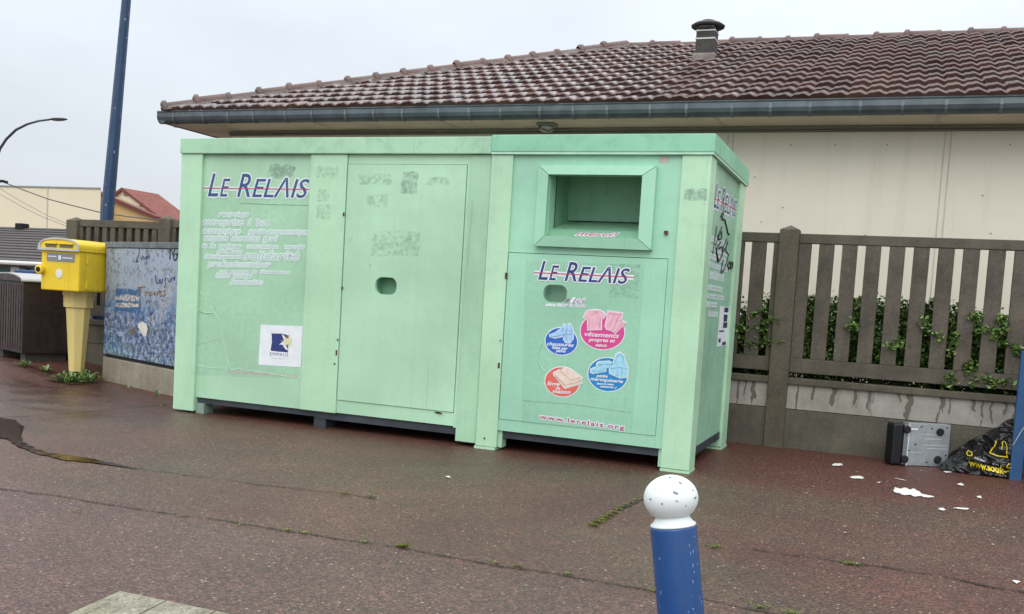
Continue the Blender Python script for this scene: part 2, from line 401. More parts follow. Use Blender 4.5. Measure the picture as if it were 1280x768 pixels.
def wallmat():
    mt, n, l, bs = newmat('cream_wall_panel'); P = n.new('ShaderNodeTexCoord').outputs['Object']
    base = nramp(n, l, nnoise(n, l, P, .9, 6, .6), [(.3, (.70, .645, .53)), (.7, (.77, .72, .60))])
    base = nmix(n, l, mul(n, l, step(n, l, nnoise(n, l, vmap(n, l, P, (7, 7, .5)), 1.0, 5, .6), .52, .72), .30), base, (.52, .47, .37))
    base = nmix(n, l, mul(n, l, step(n, l, nnoise(n, l, P, 14, 7, .75), .58, .70), .2), base, (.48, .44, .35))
    l.new(base, bs.inputs['Base Color']); bs.inputs['Roughness'].default_value = .75
    bump(n, l, nnoise(n, l, P, 60, 5, .7), bs, .2, .003); return mt
WALLC = wallmat()
SEAM = plain('panel_joint', (.52, .48, .40), .8)
SOFF = plain('soffit_board', (.62, .57, .44), .8, var=.1, scale=3)
MOLD = plain('eave_moulding', (.20, .18, .145), .8)
def leafmat(name, a, b, c):
    mt, n, l, bs = newmat(name); at_ = n.new('ShaderNodeAttribute'); at_.attribute_name = 'rnd'
    l.new(nramp(n, l, at_.outputs['Fac'], [(0, a), (.6, b), (1, c)]), bs.inputs['Base Color'])
    bs.inputs['Roughness'].default_value = .4; bs.inputs['Subsurface Weight'].default_value = 0
    return mt
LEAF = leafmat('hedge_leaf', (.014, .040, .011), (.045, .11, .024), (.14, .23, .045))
WEED = leafmat('weed_leaf', (.06, .12, .025), (.12, .22, .05), (.22, .30, .10))
MOSS = leafmat('moss_tuft', (.07, .085, .02), (.15, .19, .03), (.26, .30, .06))
TWIG = plain('brown_twig', (.05, .035, .02), .8)
YELL = paint('yellow_enamel', (.80, .56, .015), grime=(.38, .25, .04), g=.3, streak=.5, rough=.4, speck=.3)
YELP = paint('faded_cream_yellow', (.70, .55, .20), grime=(.45, .34, .14), g=.35, streak=.45, rough=.5, speck=.2)
GREYL = plain('grey_metal_plate', (.24, .25, .25), .45, metal=.4)
BLUEP = paint('blue_enamel', (.003, .056, .205), grime=(.012, .03, .09), g=.45, streak=.45, rough=.32, speck=0)
BLUED = paint('dark_blue_enamel', (.008, .040, .105), grime=(.01, .025, .07), g=.25, streak=.2, rough=.4, speck=0)
WBALL = paint('white_enamel', (.70, .75, .74), grime=(.55, .60, .60), g=.35, streak=.1, rough=.4, speck=0)

# ------------------------------------------------------------------ ground and setting
def build_ground():
    bm = bmesh.new()
    xs = [-400, -60, -20, -12]+[ -9+.15*i for i in range(21)]+[-5.5, -4, 0, 4, 10, 60, 400]; ys = [-60, -10, 0, 2, 6, 20, 60, 400]
    V = [[bm.verts.new((x, y, gz(x))) for y in ys] for x in xs]
    for i in range(len(xs)-1):
        for j in range(len(ys)-1): bm.faces.new((V[i][j], V[i+1][j], V[i+1][j+1], V[i][j+1]))
    tag(obj('pavement', bm, TAR, smooth=True), kind='structure')
build_ground()
def G2(px, py): p = ground(px, py); return (p.x, p.y)
JOINT, n, l, bs = newmat('dark_joint_dirt'); bs.inputs['Base Color'].default_value = (.022, .017, .012, 1); bs.inputs['Roughness'].default_value = .8
P = n.new('ShaderNodeTexCoord').outputs['Object']; l.new(mul(n, l, mul(n, l, step(n, l, nnoise(n, l, P, 60, 6, .8), .36, .52), step(n, l, nnoise(n, l, P, 5, 6, .7), .36, .52)), .92), bs.inputs['Alpha'])
bm = bmesh.new()
ribbon(bm, [G2(*q) for q in ((-60, 602), (0, 612), (60, 619), (130, 631), (200, 641), (280, 652), (340, 661), (420, 674), (500, 685), (560, 697), (640, 711), (700, 719), (790, 735), (880, 750), (960, 766), (1010, 776))], .016, .004, seed=1)
ribbon(bm, [G2(*q) for q in ((940, 689), (1000, 697), (1060, 704), (1120, 714), (1200, 726), (1290, 742))], .034, .004, seed=2)
ribbon(bm, [G2(*q) for q in ((90, 574), (160, 585), (200, 590), (260, 598), (330, 607), (430, 618), (470, 624))], .013, .004, seed=3)
ribbon(bm, [G2(*q) for q in ((-20, 523), (60, 519), (120, 514), (215, 505))], .012, .004, seed=4)
ribbon(bm, [G2(*q) for q in ((742, 658), (770, 642), (796, 627), (812, 618))], .016, .004, seed=5)
tag(obj('pavement_joints', bm, JOINT), kind='structure')
# puddle
WATER, n, l, bs = newmat('puddle_water'); bs.inputs['Base Color'].default_value = (.035, .02, .012, 1); bs.inputs['Roughness'].default_value = .10
P = n.new('ShaderNodeTexCoord').outputs['Object']; bump(n, l, nnoise(n, l, P, 9, 3), bs, .25, .01)
pud = [G2(*q) for q in ((-60, 524), (0, 523), (20, 526), (30, 536), (26, 548), (36, 558), (60, 567), (90, 571), (118, 575), (150, 582), (178, 588), (120, 580), (80, 576), (46, 568), (24, 560), (8, 549), (-40, 546))]
bm = bmesh.new(); poly_prism(bm, ragged(pud, .02, 3), flat(.006), 0)
tag(obj('puddle', bm, WATER), kind='structure')
# concrete slab corner, with relief bumps, at the lower left
SLABM = concrete('pale_slab_concrete', (.38, .36, .29), (.15, .14, .09), g=.5, sc_=9)
bm = bmesh.new(); A, Bq, Cq = Vector(G2(150, 743)), Vector(G2(268, 768)), Vector(G2(95, 768))
d1, d2 = (Bq-A).normalized(), (Cq-A).normalized()
def slab(o, w_, h_):
    pts = [o, o+d1*w_, o+d1*w_+d2*h_, o+d2*h_]; poly_prism(bm, [tuple(p) for p in pts], flat(.012), .03)
slab(A, .20, .28); slab(A+d1*.207, .20, .28); slab(A+d1*.414, .2, .28)
for i in range(9):
    for j in range(6):
        c = A+d1*(.035+i*.067)+d2*(.03+j*.05)
        r = bmesh.ops.create_uvsphere(bm, u_segments=10, v_segments=6, radius=.019)
        bmesh.ops.transform(bm, matrix=Matrix.Translation((c.x, c.y, .011)) @ Matrix.Diagonal((1, 1, .45, 1)), verts=r['verts'])
tag(obj('tactile_slab', bm, SLABM, smooth=False), kind='structure')
# moss growing out of the joints
def blades(bm, rnd, c, n_, spread, h, wdt):
    for _ in range(n_):
        a = random.uniform(0, 6.28); rr = abs(random.gauss(0, spread)); x, y = c[0]+math.cos(a)*rr, c[1]+math.sin(a)*rr*.6; z = gz(x)
        d = Vector((math.cos(a+random.uniform(-.7, .7)), math.sin(a), 0)); s = Vector((-d.y, d.x, 0)); hh = h*random.uniform(.5, 1.2); ww = wdt*random.uniform(.6, 1.2)
        p0 = Vector((x, y, z+.003)); p1 = p0+d*hh*.4+Vector((0, 0, hh*.6)); p2 = p0+d*hh+Vector((0, 0, hh*.45))
        v = [bm.verts.new(q) for q in (p0-s*ww*.3, p0+s*ww*.3, p1+s*ww, p2, p1-s*ww)]
        f = bm.faces.new(v); rnd.append(random.random())
def finish(bm, rnd, name, mat, parent=None, world=False):
    o = obj(name, bm, mat, parent, world); a = o.data.attributes.new('rnd', 'FLOAT', 'FACE')
    a.data.foreach_set('value', rnd[:len(o.data.polygons)]); return o
bm = bmesh.new(); rnd = []
for (px, py), n_, s_, h_ in (((742, 658), 62, .012, 0.017), ((747, 654), 58, .012, 0.016), ((752, 651), 54, .012, 0.016), ((757, 648), 50, .012, 0.015), ((762, 645), 46, .012, 0.014), ((768, 642), 42, .012, 0.014), ((773, 638), 38, .012, 0.013), ((778, 635), 34, .012, 0.012), ((783, 632), 30, .012, 0.011), ((788, 629), 26, .012, 0.011), ((794, 626), 22, .012, 0.010), 
    ((503, 685), 60, .014, .02), ((430, 618), 30, .02, .012), ((463, 622), 24, .02, .012), ((360, 664), 40, .03, .008), ((380, 667), 40, .03, .008), ((455, 679), 30, .02, .01), ((647, 709), 40, .02, .01), ((710, 719), 40, .02, .01), ((893, 685), 50, .02, .012), ((1062, 706), 70, .03, .012),
    ((820, 741), 40, .03, .01), ((950, 760), 60, .03, .01), ((990, 768), 60, .03, .01), ((620, 705), 20, .02, .01), ((205, 508), 20, .05, .02), ((95, 640), 10, .02, .01), ((300, 657), 25, .04, .007), ((230, 646), 20, .04, .006)):
    blades(bm, rnd, G2(px, py), n_, s_, h_, .003)
tag(finish(bm, rnd, 'moss', MOSS), 'small yellow green moss tufts in the pavement cracks', 'moss', kind='stuff')
# white spilled paint
SPILL = plain('dried_white_paint', (.72, .70, .66), .5, var=.1, scale=30)
bm = bmesh.new()
for k, pts in enumerate((((1117, 613), (1120, 610.5), (1126, 612), (1131, 610.5), (1137, 613), (1142, 612), (1149, 616), (1151, 618.5), (1160, 620), (1167, 622), (1158, 623), (1150, 621), (1143, 622), (1138, 619.5), (1129, 620), (1125, 617.5), (1119, 617)), ((1062, 597), (1075, 596), (1080, 599), (1066, 599)), ((1040, 581), (1050, 580), (1052, 583), (1042, 583)),
    ((1174, 637), (1180, 636), (1182, 639), (1176, 639)), ((1188, 636), (1208, 636), (1208, 638), (1196, 637)), ((1196, 606), (1203, 605), (1204, 608)), ((1220, 622), (1226, 621), (1227, 624)), ((1119, 599), (1132, 602), (1126, 600)), ((1266, 727), (1274, 728), (1272, 731)), ((1097, 604), (1100, 603), (1100, 605)), ((556, 597), (561, 596), (562, 598)), ((1180, 590), (1190, 591), (1184, 592)))):
    poly_prism(bm, ragged(smooth_loop([G2(*q) for q in pts]), .014, k, 2), flat(.0055), 0)
for k in range(26):
    c = ground(random.uniform(960, 1280), random.uniform(575, 700)); r_ = random.uniform(.002, .007)
    poly_prism(bm, ragged(ell(c.x, c.y, r_*random.uniform(1, 2), r_, 6), .003, k, 2), flat(.0055), 0)
tag(obj('paint_spill', bm, SPILL), 'splashes of dried white paint on the pavement by the discarded player', 'paint spill', kind='stuff')

# ------------------------------------------------------------------ tiled building
YG, ZG, XC, PIT = 2.9, 3.13, -7.25, math.tan(R(21.3))
XR, YW = 11., 3.5
bld = thing('tiled_building', (0, YW, 0), 'long cream panelled building with red clay tile roof behind the concrete fence', 'building')
RD = 4.5                                      # eave to ridge, in plan
bm = box(bmesh.new(), XC+.6, XR-.6, YW, YG+2*RD-.6, -.05, 3.0)
obj('wall', bm, WALLC, bld, True)
xs_ = (-6.5, -4.48, -2.48, -.47, 1.56, 3.6)
for x in xs_:
    for dx in (-.027, .027): obj('panel_joint', box(bmesh.new(), x+dx-.0045, x+dx+.0045, YW-.006, YW, 0, 2.98), SEAM, bld, True)
for x, z in ((.1, 2.2), (.9, 1.95), (1.9, 2.35), (-.2, 2.5), (-.1, 2.05), (2.0, 2.0), (.13, 2.82), (.55, 2.82), (1.03, 2.82), (2.09, 2.82)): obj('panel_screw', box(bmesh.new(), x-.006, x+.006, YW-.006, YW-.001, z-.005, z+.005), MOLD, bld, True)
bm = bmesh.new(); box(bm, XC+.57, XR, YW-.03, YW-.002, 2.945, 2.962); box(bm, XC+.57, XR, YW-.045, YW-.002, 2.966, 2.985); obj('moulding', bm, MOLD, bld, True)
bm = box(bmesh.new(), XC+.06, XR, YG+.05, YW+.3, 3.0, 3.02); box(bm, XC+.06, XC+.9, YW+.301, YG+2*RD, 3.0, 3.02)
sf = obj('soffit', bm, SOFF, bld, True)
for x in (-6.5, -5.1, -3.5, -.55, 1.45, 3.4): obj('soffit_strip', box(bmesh.new(), x-.02, x+.02, YG+.07, YW-.05, 2.993, 2.9995), SEAM, sf, True)
# tiled front slope, every course a wavy lipped sheet
def wave(x):
    t = (x/.165) % 1.0
    return .030*max(0, math.cos(math.pi*(t-.5)*1.0))**.8*.8*(1 if t>.08 else .6)+.004*math.sin(2*math.pi*t*2)
def slope_mesh(x0, x1, pitch=.344):
    bm = bmesh.new(); rnd = []; nr = 14; nx = int((x1-x0)/.0165)
    SL = RD/math.cos(R(21.3)); pitch = SL/nr; up = Vector((0, math.cos(R(21.3)), math.sin(R(21.3)))); nn = Vector((0, -math.sin(R(21.3)), math.cos(R(21.3))))
    for r_ in range(nr):
        offs = (r_ % 2)*0.0825*0
        rows = ((0.012, -.014), (0.0, .036), (.018, .048), (pitch*.5, .030), (pitch+.02, .004))
        xa = x0
        prev = None
        jit = [random.uniform(-.007, .007) for _ in range(int((x1-x0)/.165)+3)]
        for i in range(nx+1):
            x = x0+i*.0165
            s0 = r_*pitch; j = jit[int((x-x0)/.165)]
            cur = [bm.verts.new(Vector((x, YG+.0, ZG+.0))+up*(s0+a+j)+nn*(b+(wave(x) if b > 0 else wave(x)*.9)+j*.8)) for a, b in rows]
            if x < XC+(s0-.25)*math.cos(R(21.3)):
                prev = None; [bm.verts.remove(v) for v in cur]; continue
            if prev:
                for k in range(4): bm.faces.new((prev[k], cur[k], cur[k+1], prev[k+1]))
            prev = cur
    # clip along the hip line
    bmesh.ops.bisect_plane(bm, geom=list(bm.verts)+list(bm.edges)+list(bm.faces), plane_co=(XC, YG, ZG), plane_no=Vector((1, -1, 0)).normalized(), clear_inner=True)
    for f in bm.faces:
        c = f.calc_center_median(); k = (int(c.x/.33), int((c.y-YG)/(pitch*math.cos(R(21.3))))); rnd.append((math.sin(k[0]*127.1+k[1]*311.7)*43758.5453) % 1.0)
    return bm, rnd
bm, rnd = slope_mesh(XC, XR)
roof = finish(bm, rnd, 'roof', TILE, bld, True)
for p_ in roof.data.polygons: p_.use_smooth = False
# closed roof body under the tiles
bm = bmesh.new(); ZR = ZG+RD*PIT
v = [bm.verts.new(p) for p in ((XC, YG+.06, ZG-.06), (XR, YG+.06, ZG-.06), (XR, YG+2*RD, ZG-.06), (XC, YG+2*RD, ZG-.06), (XC+RD, YG+RD, ZR-.05), (XR, YG+RD, ZR-.05))]
for f in ((0, 1, 5, 4), (3, 4, 5, 2), (0, 4, 3), (0, 3, 2, 1), (1, 2, 5)): bm.faces.new([v[i] for i in f])
obj('roof_underlay', bm, TILE, roof, True)
def capping(name, a, b, n_, rad, par, sag=0):
    bm = bmesh.new(); a, b = Vector(a), Vector(b); t = (b-a).normalized(); s = Vector((t.y, -t.x, 0)).normalized(); q = s.cross(t)
    if q.z < 0: q = -q
    L = (b-a).length/n_
    for i in range(n_):
        jr = random.uniform(.95, 1.07); jl = random.uniform(-.01, .01)
        prof = ((-.02, rad*1.02), (.0, rad*1.32), (.045, rad*1.32), (.055, rad*.98), (L+.02, rad*.93))
        prev = None
        for (u, rr) in prof:
            c = a+t*(i*L+u)+q*(jl+.006*math.sin(i*2.1))
            ring = [bm.verts.new(c+(s*math.cos(th)+q*math.sin(th))*rr*jr) for th in [math.pi*k/8-.15+k*.0 for k in range(10)]]
            if prev:
                for k in range(9): bm.faces.new((prev[k], prev[k+1], ring[k+1], ring[k]))
            prev = ring
    return obj(name, bm, RIDGE, par, True, smooth=True)
capping('ridge_tiles', (XC+RD, YG+RD, ZR+.02), (XR, YG+RD, ZR+.0), 36, .06, roof)
capping('hip_tiles', (XC+.02, YG+.02, ZG+.03), (XC+RD, YG+RD, ZR+.03), 17, .085, roof)
# mortar bed under the hip tiles
bm = bmesh.new(); a, b = Vector((XC+.05, YG+.03, ZG+.0)), Vector((XC+RD, YG+RD, ZR-.0)); prev = None
for i in range(90):
    c = a.lerp(b, i/89); w_ = .115+.03*mnoise.noise(Vector((i*.7, 0, 0))); s = Vector((.707, -.707, 0))
    r_ = [bm.verts.new(c+s*w_+Vector((0, 0, .02))), bm.verts.new(c+s*w_*.5+Vector((0, 0, .075))), bm.verts.new(c+Vector((0, 0, .05)))]
    if prev:
        for k in range(2): bm.faces.new((prev[k], prev[k+1], r_[k+1], r_[k]))
    prev = r_
obj('hip_mortar', bm, concrete('grey_mortar', (.20, .17, .15), (.09, .075, .065)), roof, True)
# gutter: half round with a rolled bead, front and left side, brackets
def gutter_profile(): return [(-.005, .0), (-.02, .004), (-.012, -.012)]+[(-.075+.078*math.cos(math.pi+math.pi*k/8*1)*-1*0+(-.0), 0) for k in range(0)]
def gutter(name, pa, pb, outd, par):
    bm = bmesh.new(); pa, pb, outd = Vector(pa), Vector(pb), Vector(outd); prof = [(.012, .010), (.0, .016), (-.010, .004), (-.003, -.008)]
    prof += [(.065-.075*math.cos(math.pi*k/9), -.008-.125*math.sin(math.pi*k/9)**.85) for k in range(1, 9)]+[(.135, .0), (.14, .03)]
    rings = [[bm.verts.new(p-outd*u+Vector((0, 0, v_))) for u, v_ in prof] for p in (pa, pb)]
    for k in range(len(prof)-1): bm.faces.new((rings[0][k], rings[1][k], rings[1][k+1], rings[0][k+1]))
    bm.faces.new(rings[0]); o = obj(name, bm, ZINC, par, True, smooth=False)
    L = (pb-pa).length; t = (pb-pa).normalized(); k_ = .35
    pr2 = [(u-.006, v_-.006) for u, v_ in prof[2:-2]]
    x = .25
    while x < L:
        bb = bmesh.new(); c = pa+t*x; rr = [[bb.verts.new(c+t*s_-outd*u+Vector((0, 0, v_))) for u, v_ in pr2] for s_ in (-.014, .014)]
        for k in range(len(pr2)-1): bb.faces.new((rr[0][k], rr[1][k], rr[1][k+1], rr[0][k+1]))
        x += .36 if (int(x/.36) % 3) else .44
        if outd.y < 0 or x < 1: obj('gutter_bracket', bb, ZINCL, o, True)
        else: bb.free(); break
    return o
gutter('gutter', (XC-.06, YG, ZG), (XR, YG, ZG), (0, -1, 0), bld)
gutter('gutter', (XC-.06, YG+.01, ZG), (XC-.06, YG+2*RD, ZG), (-1, 0, 0), bld)
bm = box(bmesh.new(), XC+.09, XR, YG+.135, YG+.155, ZG-.125, ZG+.02); obj('fascia', bm, MOLD, bld, True)
# chimney
yc = 5.9; zc = ZG+PIT*(yc-YG); bm = box(bmesh.new(), -1.38, -1.145, yc-.12, yc+.12, zc-.1, zc+.385, .008)
ch = obj('chimney', bm, concrete('soot_dark_flue', (.075, .068, .062), (.03, .028, .026)), roof, True)
bm = bmesh.new()
lath = [(.205, 0), (.215, .02), (.17, .05), (.09, .065), (.085, .085), (.001, .09)]
lathe(bm, lath, 14, True); bmesh.ops.translate(bm, verts=bm.verts, vec=(-1.26, yc, zc+.40)); obj('chimney_cap', bm, plain('black_cowl', (.04, .04, .042), .6), ch, True)
bm = bmesh.new(); box(bm, -1.385, -1.14, yc-.125, yc+.125, zc+.23, zc+.248); box(bm, -1.385, -1.14, yc-.125, yc+.125, zc+.33, zc+.345); box(bm, -1.36, -1.165, yc-.1, yc+.1, zc+.386, zc+.405); obj('flue_band', bm, plain('pale_metal_band', (.55, .56, .56), .5), ch, True)
bm = box(bmesh.new(), -1.41, -1.115, yc-.15, yc+.15, zc-.2, zc+.06, .03); obj('chimney_flashing', bm, concrete('flashing_mortar', (.30, .27, .23), (.15, .13, .11)), ch, True)
# bulkhead lamp (unlit) under the eave
lm = thing('bulkhead_lamp', (-2.36, 3.2, 3.0), 'small unlit bulkhead lamp hanging under the building eave above the containers', 'lamp')
bm = bmesh.new(); r_ = bmesh.ops.create_uvsphere(bm, u_segments=20, v_segments=10, radius=.085); bmesh.ops.transform(bm, matrix=Matrix.Translation((0, 0, -.05)) @ Matrix.Diagonal((1, .75, .55, 1)), verts=bm.verts); obj('glass_bowl', bm, plain('cloudy_glass', (.28, .29, .27), .2), lm, smooth=True)
bm = B(-.1, .1, -.07, .07, -.03, -.001, .01); obj('lamp_base', bm, MOLD, lm)
bm = tube(bmesh.new(), [(-.1, 0, -.02), (-.05, -.072, -.06), (.05, -.08, -.1), (.1, -.02, -.05)], .004, 5); obj('guard_wire', bm, BLK, lm)

# ------------------------------------------------------------------ concrete fence
YF = 1.906
fence = thing('concrete_fence', (.35, YF, 0), 'brown weathered concrete slat fence on a low wall with stained pale panels', 'fence')
posts = [-7.56, -6.24, -4.6, -2.95, -1.3, .35, 2.33, 4.31]
for x in posts:
    dz = -.13 if x < -6.9 else (-.08 if x < -5 else 0)
    bm = box(bmesh.new(), x-.08, x+.08, YF-.035, YF+.12, -.05, 1.845+dz, .008)
    t = [bm.verts.new(q) for q in ((x-.078, YF-.033, 1.845+dz), (x+.078, YF-.033, 1.845+dz), (x+.078, YF+.118, 1.845+dz), (x-.078, YF+.118, 1.845+dz), (x, YF+.04, 1.885+dz))]
    for k in range(4): bm.faces.new((t[k], t[(k+1) % 4], t[4]))
    obj('post', bm, CONCP, fence, True)
for a, b in zip(posts[:-1], posts[1:]):
    left = a < -5.5; a, b = a+.081, b-.081; dz = -.085 if a < -7 else (-.06 if left else 0)
    bm = box(bmesh.new(), a, b, YF, YF+.085, 1.735+dz, 1.815+dz, .006); box(bm, a, b, YF, YF+.085, .645, .765, .006)
    pt, sw = (.118, .066) if left else (.183, .12); x = a-.02
    while x < b-.02:
        x0, x1 = max(a, x), min(b, x+sw)
        if x1-x0 > .02: box(bm, x0, x1, YF+.006, YF+.07, .766, 1.734+dz, .005)
        x += pt
    if left: box(bm, a, b, YF+.055, YF+.068, .766, 1.734+dz)
    obj('slat_panel', bm, CONC, fence, True)
    obj('coping', box(bmesh.new(), a, b, YF-.03, YF+.115, .545, .6, .006), CONCP, fence, True)
    obj('upper_panel', box(bmesh.new(), a, b, YF+.0, YF+.07, .335, .543, .003), CONCS if a > -5 else CONCB, fence, True)
    obj('lower_panel', box(bmesh.new(), a, b, YF-.012, YF+.08, -.05, .33, .003), CONCB, fence, True)

# ------------------------------------------------------------------ vegetation
def leaf(bm, rnd, p, sz, tone):
    d = Vector((random.gauss(0, 1), random.gauss(-.5, 1), random.gauss(-.15, .7))).normalized(); s = d.cross(Vector((random.gauss(0, .5), random.gauss(0, .5), 1))).normalized(); n_ = s.cross(d)*.18
    v = [bm.verts.new(q) for q in (p-d*sz*.5, p+s*sz*.34-n_*sz, p+d*sz*.55, p-s*sz*.34-n_*sz)]
    bm.faces.new((v[0], v[1], v[2])); bm.faces.new((v[0], v[2], v[3])); rnd += [min(1, max(0, tone+random.gauss(0, .16)))]*2
def shrub(name, loc, dims, n_, label, cat, top=None, seed=0):
    """leaves on sprays of twigs; dims = x range, y range, z range"""
    random.seed(seed); t = thing(name, loc, label, cat); bm = bmesh.new(); rnd = []; tw = bmesh.new()
    (x0, x1), (y0, y1), (z0, z1) = dims
    for _ in range(n_):
        bx, by = random.uniform(x0, x1), random.uniform(y0, y1)
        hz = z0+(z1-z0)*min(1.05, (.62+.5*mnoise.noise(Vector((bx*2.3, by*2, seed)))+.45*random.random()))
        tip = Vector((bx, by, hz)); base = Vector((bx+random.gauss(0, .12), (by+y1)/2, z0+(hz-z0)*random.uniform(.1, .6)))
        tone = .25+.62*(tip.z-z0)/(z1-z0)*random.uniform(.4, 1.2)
        if random.random() < .3: tube(tw, [base, (base+tip)/2+Vector((0, 0, .02)), tip], [.005, .003, .002], 4)
        for k in range(14):
            p = base.lerp(tip, random.random()**.6)+Vector((random.gauss(0, .03), random.gauss(0, .03), random.gauss(0, .03)))
            leaf(bm, rnd, p, random.uniform(.028, .058), tone)
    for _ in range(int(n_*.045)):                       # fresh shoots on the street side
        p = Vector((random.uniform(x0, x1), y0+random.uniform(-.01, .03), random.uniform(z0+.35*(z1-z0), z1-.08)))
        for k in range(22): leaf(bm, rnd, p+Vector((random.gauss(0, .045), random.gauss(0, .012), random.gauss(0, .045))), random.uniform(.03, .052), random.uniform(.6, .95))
    finish(bm, rnd, 'foliage', LEAF, t, True); obj('twigs', tw, TWIG, t, True); return t
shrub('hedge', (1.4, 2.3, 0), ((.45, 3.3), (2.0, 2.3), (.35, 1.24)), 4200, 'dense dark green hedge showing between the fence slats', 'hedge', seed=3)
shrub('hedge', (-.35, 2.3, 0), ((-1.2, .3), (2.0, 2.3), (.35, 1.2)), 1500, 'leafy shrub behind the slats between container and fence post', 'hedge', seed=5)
def sprig(p0, n_, dirn, bm, rnd, tw):
    p = Vector(p0)
    q = [p.copy()]
    for k in range(n_):
        p = p+Vector(dirn)+Vector((random.gauss(0, .006), random.gauss(0, .006), random.gauss(0, .008))); q.append(p.copy())
        for _ in range(5): leaf(bm, rnd, p+Vector((random.gauss(0, .018), random.gauss(0, .015), random.gauss(0, .018))), random.uniform(.028, .05), .85)
    tube(tw, q, .003, 4)
random.seed(11); bm = bmesh.new(); rnd = []; tw = bmesh.new()
t = thing('shrub_spray', (.12, 1.95, .8), 'bright green spray of leaves poking through the slats left of the post', 'shrub')
for a in ((.0, .0, .0), (-.06, 0, -.06), (.05, 0, .05), (-.02, 0, .1), (.1, 0, -.03), (-.15, .02, .02), (.02, -.01, .07), (-.05, -.01, .02), (.0, -.01, -.09), (.06, 0, -.06)):
    p = at(932, 415, 1.95)+Vector(a)
    sprig(p, 8, (.026+a[0]*.08, -.006, .004+a[2]*.07), bm, rnd, tw)
finish(bm, rnd, 'foliage', LEAF, t, True); obj('twigs', tw, TWIG, t, True)
bm = bmesh.new(); rnd = []; tw = bmesh.new(); t = thing('shrub_spray', (1.9, 1.88, .7), 'leafy sprays hanging through the fence slats above the bag', 'shrub')
for px, py in ((1160, 352+60), (1215, 395), (1235, 410), (1190, 430), (1250, 400), (1205, 455), (1225, 470), (1180, 475), (1245, 478), (1262, 430), (1130, 425), (1065, 405)):
    p = at(px, py, 1.93)
    for k in range(3): sprig(p, 5, (random.uniform(-.02, .02), -.009, random.uniform(-.016, .012)), bm, rnd, tw)
finish(bm, rnd, 'foliage', LEAF, t, True); obj('spray_twigs', tw, TWIG, t, True)  # brown twigs of the hanging leaf sprays, in loose pieces
shrub('shrub', (-7.2, 2.3, 0), ((-7.45, -6.5), (2.03, 2.3), (.5, 1.2)), 260, 'dark shrub behind the slats between yellow mailbox and cabinet', 'shrub', seed=8)
def weed(c, n_, sz, label, seed):
    random.seed(seed); bm = bmesh.new(); rnd = []
    t = thing('weed_clump', (c[0], c[1], gz(c[0])), label, 'weed')
    for k in range(n_):
        a = random.uniform(0, 6.283); rr = random.uniform(0, sz*.5); b0 = Vector((c[0]+math.cos(a)*rr*.8, c[1]+math.sin(a)*rr*.4, gz(c[0])))
        d = Vector((math.cos(a+random.gauss(0, .6)), math.sin(a+random.gauss(0, .6)), 0)); s = Vector((-d.y, d.x, 0)); L = sz*random.uniform(.35, .8); W = L*.11
        hh = random.uniform(.15, .9); prev = None; tone = random.random()
        for i in range(6):
            u = i/5; p = b0+d*L*u*(1.1-hh*.5)+Vector((0, 0, .01+L*hh*math.sin(u*2.3)*.9)); w_ = W*math.sin(math.pi*min(1, u*.9+.08))*(1.25 if i % 2 else .75)
            cur = (bm.verts.new(p-s*w_), bm.verts.new(p-Vector((0, 0, w_*.3))), bm.verts.new(p+s*w_))
            if prev:
                for q in (0, 1): bm.faces.new((prev[q], prev[q+1], cur[q+1], cur[q])); rnd.append(min(1, max(0, tone)))
            prev = cur
    return finish(bm, rnd, 'leaves', WEED, t, True)
weed(G2(88, 466), 70, .22, 'bright green dandelion clump at the foot of the yellow mailbox', 1)
weed(G2(112, 466), 45, .17, 'green leafy weeds between the mailbox foot and the cabinet base', 2)
weed(G2(104, 474), 30, .17, 'flat green weeds sprawling on the pavement in front of the mailbox', 3)
weed(G2(160, 487), 14, .09, 'small weed growing against the cabinet base', 4)
weed(G2(197, 495), 12, .08, 'tiny weed by the cabinet base beside the container', 5)
weed(G2(30, 458), 40, .12, 'low grassy weeds under the brown steel box', 6)
weed(G2(58, 460), 30, .10, 'thin weeds between the brown box and the mailbox', 7)

